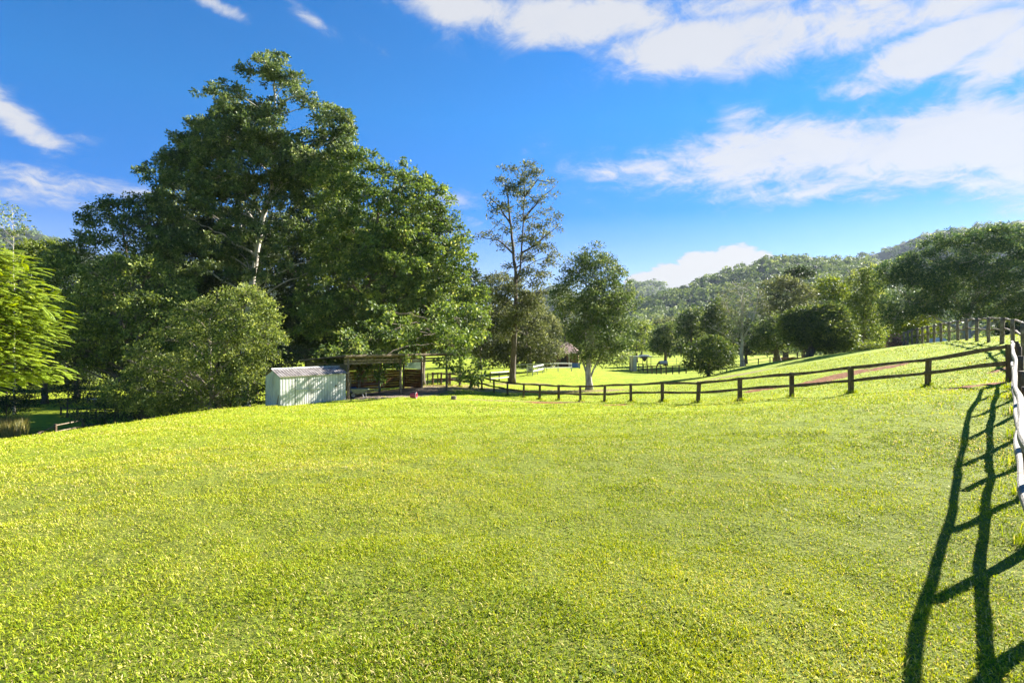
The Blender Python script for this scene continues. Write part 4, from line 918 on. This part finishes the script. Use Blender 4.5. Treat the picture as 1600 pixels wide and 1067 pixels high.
def barrow():
    x, y = P(561, 620, 38.4)[:2]; g = h1(x, y)
    root = thing('wheelbarrow', 'old pale green wheelbarrow parked beside the stable post', 'wheelbarrow', (x, y, g)); root.rotation_euler = (0, 0, R(12))
    mb = MB()   # flared tray
    V = []; 
    for (hx, hy, z, sx) in ((.30, .20, .30, 0), (.58, .34, .58, .04), (.62, .38, .585, .04), (.60, .36, .60, .04), (.55, .31, .585, .04), (.28, .18, .33, 0)):
        V += [(-hx+sx, -hy, z), (hx+sx, -hy, z), (hx+sx, hy, z), (-hx+sx, hy, z)]
    Q = [(0, 3, 2, 1)]+[(i*4+k, i*4+(k+1) % 4, (i+1)*4+(k+1) % 4, (i+1)*4+k) for i in range(5) for k in range(4)]+[(20, 21, 22, 23)]
    mb.add(V, q=Q); mb.build('tray', M['tub_green'], root)
    mb = MB(); prof = [(.19, -.045), (.205, -.02), (.205, .02), (.19, .045), (.13, .045), (.13, -.045), (.19, -.045)]
    V = []; lathe(mb, [(a, b) for a, b in prof], 22); w = mb.build('wheel', M['rubber'], root); w.rotation_euler = (R(90), 0, 0); w.location = (-.38, 0, .205)
    mb = MB(); lathe(mb, [(.0, -.02), (.128, -.02), (.128, .02), (0, .02)], 18); q = mb.build('rim', M['galv'], w)
    for s in (-1, 1):
        mb = MB(); tube(mb, [(-.40, s*.08, .22), (.0, s*.2, .29), (.6, s*.27, .40), (.98, s*.29, .50)], .018, 8); mb.build('handle', M['rail_grey'], root)
        mb = MB(); tube(mb, [(.2, s*.2, .31), (.32, s*.24, .02), (.45, s*.24, .02), (.45, s*.24, .36)], .014, 8); mb.build('leg', M['galv'], root)
barrow()
x, y = P(646, 621, 37.2)[:2]
root = thing('plastic_tub', 'faded pink plastic tub lying on its side on the lawn before the stable', 'tub', (x, y, h1(x, y)+.19)); root.rotation_euler = (0, 0, R(-8))
mb = MB(); lathe(mb, [(0, -.21), (.13, -.21), (.15, -.2), (.185, .18), (.20, .19), (.20, .215), (.172, .21), (.14, -.17), (0, -.18)], 24, ax=0); mb.build('body', M['pink'], root, smooth=True)
mb = MB(); lathe(mb, [(.201, .175), (.21, .185), (.21, .21), (.201, .218)], 24, ax=0); mb.build('rim', M['white_rail'], root, smooth=True)
x, y = P(709, 621, 37.6)[:2]
mb = MB(); lathe(mb, [(0, 0), (.17, 0), (.185, .05), (.18, .22), (.165, .25), (.08, .255), (0, .255)], 14); o_ = mb.build('log_block', M['rail_grey'], None); o_.location = (x, y, h1(x, y)-.01)
tag(o_, 'small cut log block on the lawn right of the pink tub', 'log')
p_ = shp(2.7, 3.7, -1.78); mb = MB(); lathe(mb, [(0, 0), (.24, 0), (.27, .05), (.31, .40), (.33, .42), (.31, .43), (.25, .06), (0, .05)], 20); o_ = mb.build('feed_tub', M['blue'], None, smooth=True); o_.location = p_
tag(o_, 'blue tub on the stable floor behind the pipe gate', 'tub')
# ------------------------------------------------------------------ far small things
def far_shelter():
    x, y = P(1000, 560, 97)[:2]; g = h1(x, y)
    root = thing('field_shelter', 'tiny pale-roofed field shelter in the far paddock', 'shelter', (x, y, g))
    mb = MB(); box(mb, -1.7, 1.75, -1.5, 1.5, 2.45, 2.52); box(mb, .1, 1.3, -1.3, 1.3, 2.52, 2.70); mb.build('roof', M['white_rail'], root)
    for a in (-1.5, .75, 1.55):
        for b in (-1.3, 1.3):
            mb = MB(); tube(mb, [(a, b, -.2), (a, b, 2.45)], .05, 6); mb.build('post', M['post'], root)
    mb = MB(); box(mb, -1.45, -.85, -1.3, 1.3, 0, 2.44); mb.build('panel', M['galv'], root)
    mb = MB(); lathe(mb, [(0, 1.6), (.12, 1.6), (.55, 2.3), (.55, 2.44), (0, 2.44)], 8); h = mb.build('hopper', M['post'], root); h.location = (.75, 0, 0)
far_shelter()
def house():
    x, y = P(878, 560, 108)[:2]; g = h1(x, y)
    root = thing('brick_house', 'low brick house with pinkish tiled roof half hidden behind the trees', 'house', (x, y, g)); root.rotation_euler = (0, 0, R(-8))
    M['tile'] = noisemat('pink_clay_tile', [(.3, (.22, .13, .10)), (.7, (.42, .30, .26))], 3, bump=.3); M['brick'] = noisemat('dark_brick', [(.3, (.10, .045, .03)), (.7, (.2, .1, .07))], 5, bump=.2)
    mb = MB(); box(mb, -5, 3, 0, 7, -.3, 2.6); mb.build('wall', M['brick'], root)
    mb = MB(); mb.add([(-5.6,-1.6,2.55),(3.6,-1.6,2.55),(3.6,7.6,2.55),(-5.6,7.6,2.55),(-3.2,3,4.7),(1.2,3,4.7)], q=[(0,1,5,4),(2,3,4,5),(0,3,2,1)], t=[(1,2,5),(3,0,4)]); mb.build('roof', M['tile'], root)
    mb = MB(); box(mb, -.2, .9, -.03, .0, .9, 2.1); w = mb.build('window', M['dark'], root); m = MB(); box(m, -.28, .98, -.05, -.031, .82, .9); m.build('sill', M['white_rail'], w)
    mb = MB(); tube(mb, [(1.4, -1.4, -.2), (1.4, -1.4, 2.55)], .06, 8); mb.build('post', M['white_rail'], root)
house()
x, y = P(899, 566, 101)[:2]
root = thing('slatted_crate', 'blue slatted crate in front of the brick house', 'crate', (x, y, h1(x, y)))
for k in range(4):
    mb = MB(); box(mb, -.8, .8, -.5, -.46, .12+.22*k, .28+.22*k); box(mb, -.8, .8, .46, .5, .12+.22*k, .28+.22*k); mb.build('slat', M['blue'], root)
for a in (-.78, .78):
    for b in (-.44, .44):
        mb = MB(); box(mb, a-.05, a+.05, b-.02, b+.02, 0, 1.02); mb.build('corner_post', M['galv'], root)
x, y = P(1236, 552, 84)[:2]
mb = MB(); g = h1(x, y); box(mb, -2.6, 2.6, 0, .25, -.6, 1.0); box(mb, -2.7, 2.7, -.05, .3, 1.002, 1.08); o_ = mb.build('retaining_wall', M['brown_board'], None); o_.location = (x, y, g); tag(o_, 'low brown timber wall behind the brow between two tree trunks', 'wall')
x, y = P(1466, 532, 52)[:2]
mb = MB()
th = np.linspace(0, 2*math.pi, 13)[:-1]
V = [(1.9*math.cos(t), .9*math.sin(t), -.2) for t in th]+[(1.6*math.cos(t), .75*math.sin(t), .55+.06*math.sin(3*t)) for t in th]+[(.7*math.cos(t), .35*math.sin(t), .8+.05*math.cos(2*t)) for t in th]
mb.add(V, q=[(i*12+k, i*12+(k+1) % 12, (i+1)*12+(k+1) % 12, (i+1)*12+k) for i in range(2) for k in range(12)]+[(24,25,26,27),(24,27,28,35),(28,29,34,35),(29,30,33,34),(30,31,32,33)])
o_ = mb.build('pale_rock', M['white_rail'], None, smooth=True); o_.scale = (.45, .5, .5); o_.location = (x, y, h1(x, y)); tag(o_, 'pale rock behind the round-rail fence on the brow', 'rock')
x, y = P(1640, 512, 62)[:2]; g = h1(x, y)
mb = MB(); box(mb, -1.6, 1.6, -1, 1, -.3, 1.9); o_ = thing('white_tank', 'pale water tank at the right edge behind the round-rail fence', 'tank', (x, y, g))
mb = MB(); lathe(mb, [(0, -.2), (1.25, -.2), (1.25, .5), (1.28, .52), (1.25, .54), (1.25, 1.1), (1.28, 1.12), (1.25, 1.14), (1.25, 1.75), (1.2, 1.82), (.3, 2.05), (0, 2.07)], 32); mb.build('body', M['white_rail'], o_, smooth=True)

# the horse: one skinned body plus a rug
def horse():
    x, y = P(1035, 565, 100)[:2]; g = h1(x, y)
    M['coat'] = noisemat('brown_coat', [(.3, (.06, .035, .02)), (.7, (.13, .08, .05))], 5, bump=0)
    M['rug'] = noisemat('pale_rug', [(.3, (.50, .42, .40)), (.7, (.66, .60, .58))], 5, bump=.1)
    root = thing('horse', 'grazing horse in a pale rug beyond the dark post fence', 'horse', (x, y, g)); root.rotation_euler = (0, 0, R(8))
    J = {'pel': (.55,0,1.18,.27,.30), 'bel': (.15,0,1.12,.29,.31), 'che': (-.35,0,1.15,.27,.33), 'neb': (-.62,0,1.12,.15,.22), 'nec': (-.88,0,.85,.10,.16), 'pol': (-1.08,0,.52,.085,.12), 'hea': (-1.12,0,.30,.07,.10), 'muz': (-1.16,0,.08,.05,.06),
         'rum': (.78,0,1.10,.2,.24), 'ta1': (.95,0,1.05,.05,.05), 'ta2': (1.02,0,.72,.06,.06), 'ta3': (1.02,0,.38,.03,.03)}
    E = [('pel','bel'),('bel','che'),('che','neb'),('neb','nec'),('nec','pol'),('pol','hea'),('hea','muz'),('pel','rum'),('rum','ta1'),('ta1','ta2'),('ta2','ta3')]
    for s, sg in (('l', -1), ('r', 1)):
        dx = .07*sg
        J['fs'+s] = (-.42+dx, .15*sg, .9, .11, .13); J['fk'+s] = (-.42+dx, .15*sg, .48, .055, .06); J['ff'+s] = (-.42+dx, .15*sg, .12, .035, .04); J['fh'+s] = (-.46+dx, .15*sg, .02, .06, .055)
        J['hs'+s] = (.66+dx, .15*sg, .88, .13, .17); J['hk'+s] = (.56+dx, .15*sg, .68, .09, .11); J['hh'+s] = (.76+dx, .15*sg, .46, .05, .06); J['hf'+s] = (.70+dx, .15*sg, .12, .035, .04); J['ho'+s] = (.66+dx, .15*sg, .02, .06, .055)
        E += [('che','fs'+s),('fs'+s,'fk'+s),('fk'+s,'ff'+s),('ff'+s,'fh'+s),('pel','hs'+s),('hs'+s,'hk'+s),('hk'+s,'hh'+s),('hh'+s,'hf'+s),('hf'+s,'ho'+s)]
    J['el'] = (-1.02, -.06, .62, .02, .02); J['er'] = (-1.02, .06, .62, .02, .02); E += [('pol','el'),('pol','er')]
    ks = list(J); me = bpy.data.meshes.new('body'); me.from_pydata([J[k][:3] for k in ks], [(ks.index(a), ks.index(b)) for a, b in E], [])
    o = bpy.data.objects.new('body', me); COL.objects.link(o); o.parent = root; me.materials.append(M['coat'])
    o.modifiers.new('skin', 'SKIN'); o.modifiers.new('sub', 'SUBSURF').levels = 1; o.modifiers['sub'].render_levels = 2
    for i, k in enumerate(ks): me.skin_vertices[0].data[i].radius = J[k][3:5]
    me.skin_vertices[0].data[0].use_root = True
    mb = MB(); V = []; xs = np.linspace(-.6, .88, 12); n = 15
    for xx in xs:
        e = 1-.18*abs((xx-.14)/.74)**4
        for k in range(n):
            t = math.pi*(-.18+1.36*k/(n-1)); V.append((xx, .345*e*math.cos(t), 1.13+.37*e*math.sin(t)))
    Q = [(i*n+k, i*n+k+1, (i+1)*n+k+1, (i+1)*n+k) for i in range(11) for k in range(n-1)]
    mb.add(V, q=Q); ru = mb.build('rug', M['rug'], root, smooth=True); sm = ru.modifiers.new('sol', 'SOLIDIFY'); sm.thickness = .02
horse()

# tall seed grass in the hollow, far left
def tall_grass():
    r = np.random.default_rng(33); n = 9000
    px = r.uniform(-120, 42, n); d = r.uniform(40, 50, n); x = (px-800)/FP*d; y = d
    keep = fbm(x, y, 1.6, 2) > .42; x, y = x[keep], y[keep]; n = len(x); z = H(x, y)
    L = r.uniform(.9, 1.9, n); az = r.random(n)*6.28; ho = np.c_[np.cos(az), np.sin(az)]*L[:, None]*.22; b = np.c_[x, y, z-.05]
    m = b+np.c_[ho*.3, L*.55]; t = b+np.c_[ho, L]; s = np.c_[-np.sin(az), np.cos(az), 0*az]*.022
    v = np.stack([b-s, b+s, m+s, m-s, t], 1).reshape(-1, 3); k = np.arange(n)*5
    mb = MB(); mb.add(v, q=np.c_[k, k+1, k+2, k+3], t=np.c_[k+3, k+2, k+4], a=np.repeat(np.clip(r.normal(.5, .25, n), 0, 1), 5))
    tag(mb.build('tall_grass', M['straw']), 'tall seeding grass in the hollow at the left edge', 'grass', kind='stuff')
tall_grass()

# ------------------------------------------------------------------ haze
def haze():
    mb = MB(); box(mb, -1500, 1500, -60, 1620, -12, 330)
    m, nt, N, L = newmat('thin_air'); v = N.new('ShaderNodeVolumePrincipled'); v.inputs['Color'].default_value = (.72, .84, 1, 1)
    v.inputs['Density'].default_value = HAZE; v.inputs['Anisotropy'].default_value = .2
    o = N.new('ShaderNodeOutputMaterial'); L.new(v.outputs[0], o.inputs['Volume'])
    tag(mb.build('haze', m), 'thin blue air over the valley', 'haze', kind='stuff')
HAZE = .00006
if HAZE: haze()

# ------------------------------------------------------------------ sky, sun, camera
def world():
    w = bpy.data.worlds.new('World'); sc.world = w; w.use_nodes = True; nt = w.node_tree; N = nt.nodes; L = nt.links; N.clear()
    sky = N.new('ShaderNodeTexSky'); sky.sky_type = 'NISHITA'; sky.sun_disc = False; sky.sun_elevation = R(SUN_EL); sky.sun_rotation = R(SUN_AZ)
    sky.air_density = .8; sky.dust_density = .05; sky.ozone_density = 2.5; sky.altitude = 300
    def val(op, *a, clamp=False):
        x = N.new('ShaderNodeMath'); x.operation = op; x.use_clamp = clamp
        for i, vv in enumerate(a):
            if isinstance(vv, (int, float)): x.inputs[i].default_value = vv
            else: L.new(vv, x.inputs[i])
        return x.outputs[0]
    tc = N.new('ShaderNodeTexCoord'); sep = N.new('ShaderNodeSeparateXYZ'); L.new(tc.outputs['Generated'], sep.inputs[0])
    X, Y, Z = sep.outputs
    az = val('ARCTAN2', X, Y); el = val('ARCSINE', Z)
    # cloud coordinates: a layer far overhead, foreshortened to the horizon
    zz = val('ADD', val('MAXIMUM', Z, 0), .22)
    cv = N.new('ShaderNodeCombineXYZ'); L.new(val('DIVIDE', X, zz), cv.inputs[0]); L.new(val('DIVIDE', Y, zz), cv.inputs[1]); cv.inputs[2].default_value = .3
    def noise(s, d, rough=.6, dist=0, off=0):
        n = N.new('ShaderNodeTexNoise'); n.inputs['Scale'].default_value = s; n.inputs['Detail'].default_value = d; n.inputs['Roughness'].default_value = rough; n.inputs['Distortion'].default_value = dist
        m = N.new('ShaderNodeMapping'); m.inputs['Location'].default_value = (off, off*.7, 0); L.new(cv.outputs[0], m.inputs[0]); L.new(m.outputs[0], n.inputs['Vector']); return n.outputs['Fac']
    def ae(px, py):
        v = P(px, py, 1)-[0, 0, EYE]; v = v/np.linalg.norm(v); return math.atan2(v[0], v[1]), math.asin(v[2])
    B = [(1230,240,320,46,1.0,0),(1480,225,280,62,1.15,0),(1650,250,180,60,1.1,0),(1010,262,140,22,.72,0),(1300,290,230,26,.7,0),(1150,185,44,22,.75,0),
         (740,15,110,32,.9,-6),(900,30,170,42,1.05,0),(1080,70,150,42,1.0,0),(1260,50,220,52,.85,0),(1460,85,150,40,1.15,8),(1600,75,150,44,1.15,0),(1480,12,240,30,.8,0),(1180,0,200,24,.7,0),
         (20,185,85,22,.95,-26),(-40,150,70,34,1.0,-20),(325,2,66,13,.72,-12),(490,31,48,13,.55,-22),(575,66,26,15,.5,-25),(110,285,170,20,.55,0),(20,300,110,18,.5,0),(700,315,70,16,.42,0),(730,345,60,12,.45,0),(835,232,30,14,.45,0),(925,312,26,9,.32,0),(120,215,60,10,.3,0)]
    tot = None
    for (px, py, rx, ry, st, rot) in B:
        a0, e0 = ae(px, py); a1, e1 = ae(px+rx, py); a2, e2 = ae(px, py-ry)
        sa = max(abs(a1-a0), .01); se = max(abs(e2-e0), .008); c, s = math.cos(R(rot)), math.sin(R(rot))
        da = val('SUBTRACT', az, a0); de = val('SUBTRACT', el, e0)
        u = val('DIVIDE', val('ADD', val('MULTIPLY', da, c), val('MULTIPLY', de, s)), sa); v = val('DIVIDE', val('SUBTRACT', val('MULTIPLY', de, c), val('MULTIPLY', da, s)), se)
        g = val('MULTIPLY', val('EXPONENT', val('MULTIPLY', val('ADD', val('MULTIPLY', u, u), val('MULTIPLY', v, v)), -.75)), st)
        tot = g if tot is None else val('MAXIMUM', tot, g)
    nz = val('ADD', val('MULTIPLY', noise(3.2, 11, .66, .7), .55), val('MULTIPLY', noise(10, 9, .68, .8, 3), .45))
    x = val('ADD', tot, val('MULTIPLY', val('SUBTRACT', nz, .5), 2.8))
    mr = N.new('ShaderNodeMapRange'); mr.interpolation_type = 'SMOOTHSTEP'; mr.inputs[1].default_value = .13; mr.inputs[2].default_value = .90; L.new(x, mr.inputs[0])
    dens = val('MULTIPLY', mr.outputs[0], val('MULTIPLY', tot, 3, clamp=True))
    # the cumulus behind the ridge: crisp heaped top
    cum = None
    n3 = noise(26, 7, .55, 0, 5)
    for (px, py, rx, ry) in [(1150,408,48,30),(1095,416,45,28),(1050,432,48,24),(1010,440,40,18),(1185,412,30,24),(1240,415,60,14)]:
        a0, e0 = ae(px, py); a1, _ = ae(px+rx, py); _, e2 = ae(px, py-ry)
        u = val('DIVIDE', val('SUBTRACT', az, a0), a1-a0); v = val('DIVIDE', val('SUBTRACT', el, e0), e2-e0)
        g = val('SUBTRACT', 1.0, val('ADD', val('MULTIPLY', u, u), val('MULTIPLY', v, v)))
        cum = g if cum is None else val('MAXIMUM', cum, g)
    x2 = val('ADD', cum, val('MULTIPLY', val('SUBTRACT', n3, .5), 1.0))
    m2 = N.new('ShaderNodeMapRange'); m2.interpolation_type = 'SMOOTHSTEP'; m2.inputs[1].default_value = -.02; m2.inputs[2].default_value = .5; L.new(x2, m2.inputs[0])
    dens = val('MAXIMUM', dens, val('MULTIPLY', m2.outputs[0], 1.3))
    hs = N.new('ShaderNodeHueSaturation'); hs.inputs['Saturation'].default_value = SKY_SAT; hs.inputs['Hue'].default_value = SKY_HUE; hs.inputs['Value'].default_value = SKY_VAL
    L.new(sky.outputs[0], hs.inputs['Color'])
    sr = N.new('ShaderNodeMapRange'); sr.inputs[1].default_value = .02; sr.inputs[2].default_value = .42; sr.inputs[3].default_value = SKY_SAT*.50; sr.inputs[4].default_value = SKY_SAT*1.12; L.new(Z, sr.inputs[0]); L.new(sr.outputs[0], hs.inputs['Saturation'])
    for (lo, hi, sock) in ((SKY_HUE+.026, SKY_HUE, 'Hue'), (SKY_VAL*.74, SKY_VAL*1.03, 'Value')):
        q = N.new('ShaderNodeMapRange'); q.inputs[1].default_value = .03; q.inputs[2].default_value = .36; q.inputs[3].default_value = lo; q.inputs[4].default_value = hi; L.new(Z, q.inputs[0]); L.new(q.outputs[0], hs.inputs[sock])
    cr = ramp(N, [(.15, (CL*.55, CL*.64, CL*.88)), (.5, (CL*.76, CL*.83, CL*1.0)), (.85, (CL*.98, CL*.99, CL*1.02))])
    L.new(val('ADD', val('MULTIPLY', dens, .55), val('MULTIPLY', noise(5, 8, .6, .4, 9), .6)), cr.inputs[0])
    mx = N.new('ShaderNodeMix'); mx.data_type = 'RGBA'; L.new(val('MULTIPLY', dens, .93, clamp=True), mx.inputs[0]); L.new(hs.outputs[0], mx.inputs[6])
    vm = N.new('ShaderNodeVectorMath'); vm.operation = 'SCALE'; vm.inputs['Scale'].default_value = CLS; L.new(cr.outputs[0], vm.inputs[0])
    L.new(vm.outputs[0], mx.inputs[7])
    bg = N.new('ShaderNodeBackground'); bg.inputs['Strength'].default_value = SKY_STR; L.new(mx.outputs[2], bg.inputs[0])
    o = N.new('ShaderNodeOutputWorld'); L.new(bg.outputs[0], o.inputs[0])
SKY_SAT, SKY_HUE, SKY_VAL, SKY_STR, CL, CLS = 1.92, .503, .78, .06, 1.0, 2.85
world()
sl = bpy.data.lights.new('sun', 'SUN'); sl.energy = 5.0; sl.angle = R(.5); sl.color = (1, .95, .86)
so = bpy.data.objects.new('sun', sl); COL.objects.link(so)
dv = Vector((math.sin(R(SUN_AZ))*math.cos(R(SUN_EL)), math.cos(R(SUN_AZ))*math.cos(R(SUN_EL)), math.sin(R(SUN_EL))))
so.rotation_euler = dv.to_track_quat('Z', 'Y').to_euler(); so.location = (60, 40, 40)
cam = bpy.data.cameras.new('camera'); cam.lens = 20.0; cam.sensor_width = 36; cam.clip_start = .1; cam.clip_end = 12000
co = bpy.data.objects.new('camera', cam); COL.objects.link(co); co.location = (0, 0, EYE); co.rotation_euler = (R(90), 0, 0); sc.camera = co
vs = sc.view_settings; sc.display_settings.display_device = 'sRGB'; vs.view_transform = 'Standard'; vs.look = 'None'; vs.gamma = 1; vs.exposure = 2.18; vs.use_curve_mapping = False
sc.cycles.max_bounces = 6; sc.cycles.diffuse_bounces = 3; sc.cycles.glossy_bounces = 2; sc.cycles.transmission_bounces = 4; sc.cycles.transparent_max_bounces = 4; sc.cycles.volume_bounces = 0
sc.cycles.sample_clamp_indirect = 1.5; sc.cycles.sample_clamp_direct = 1.5; sc.cycles.use_denoising = True
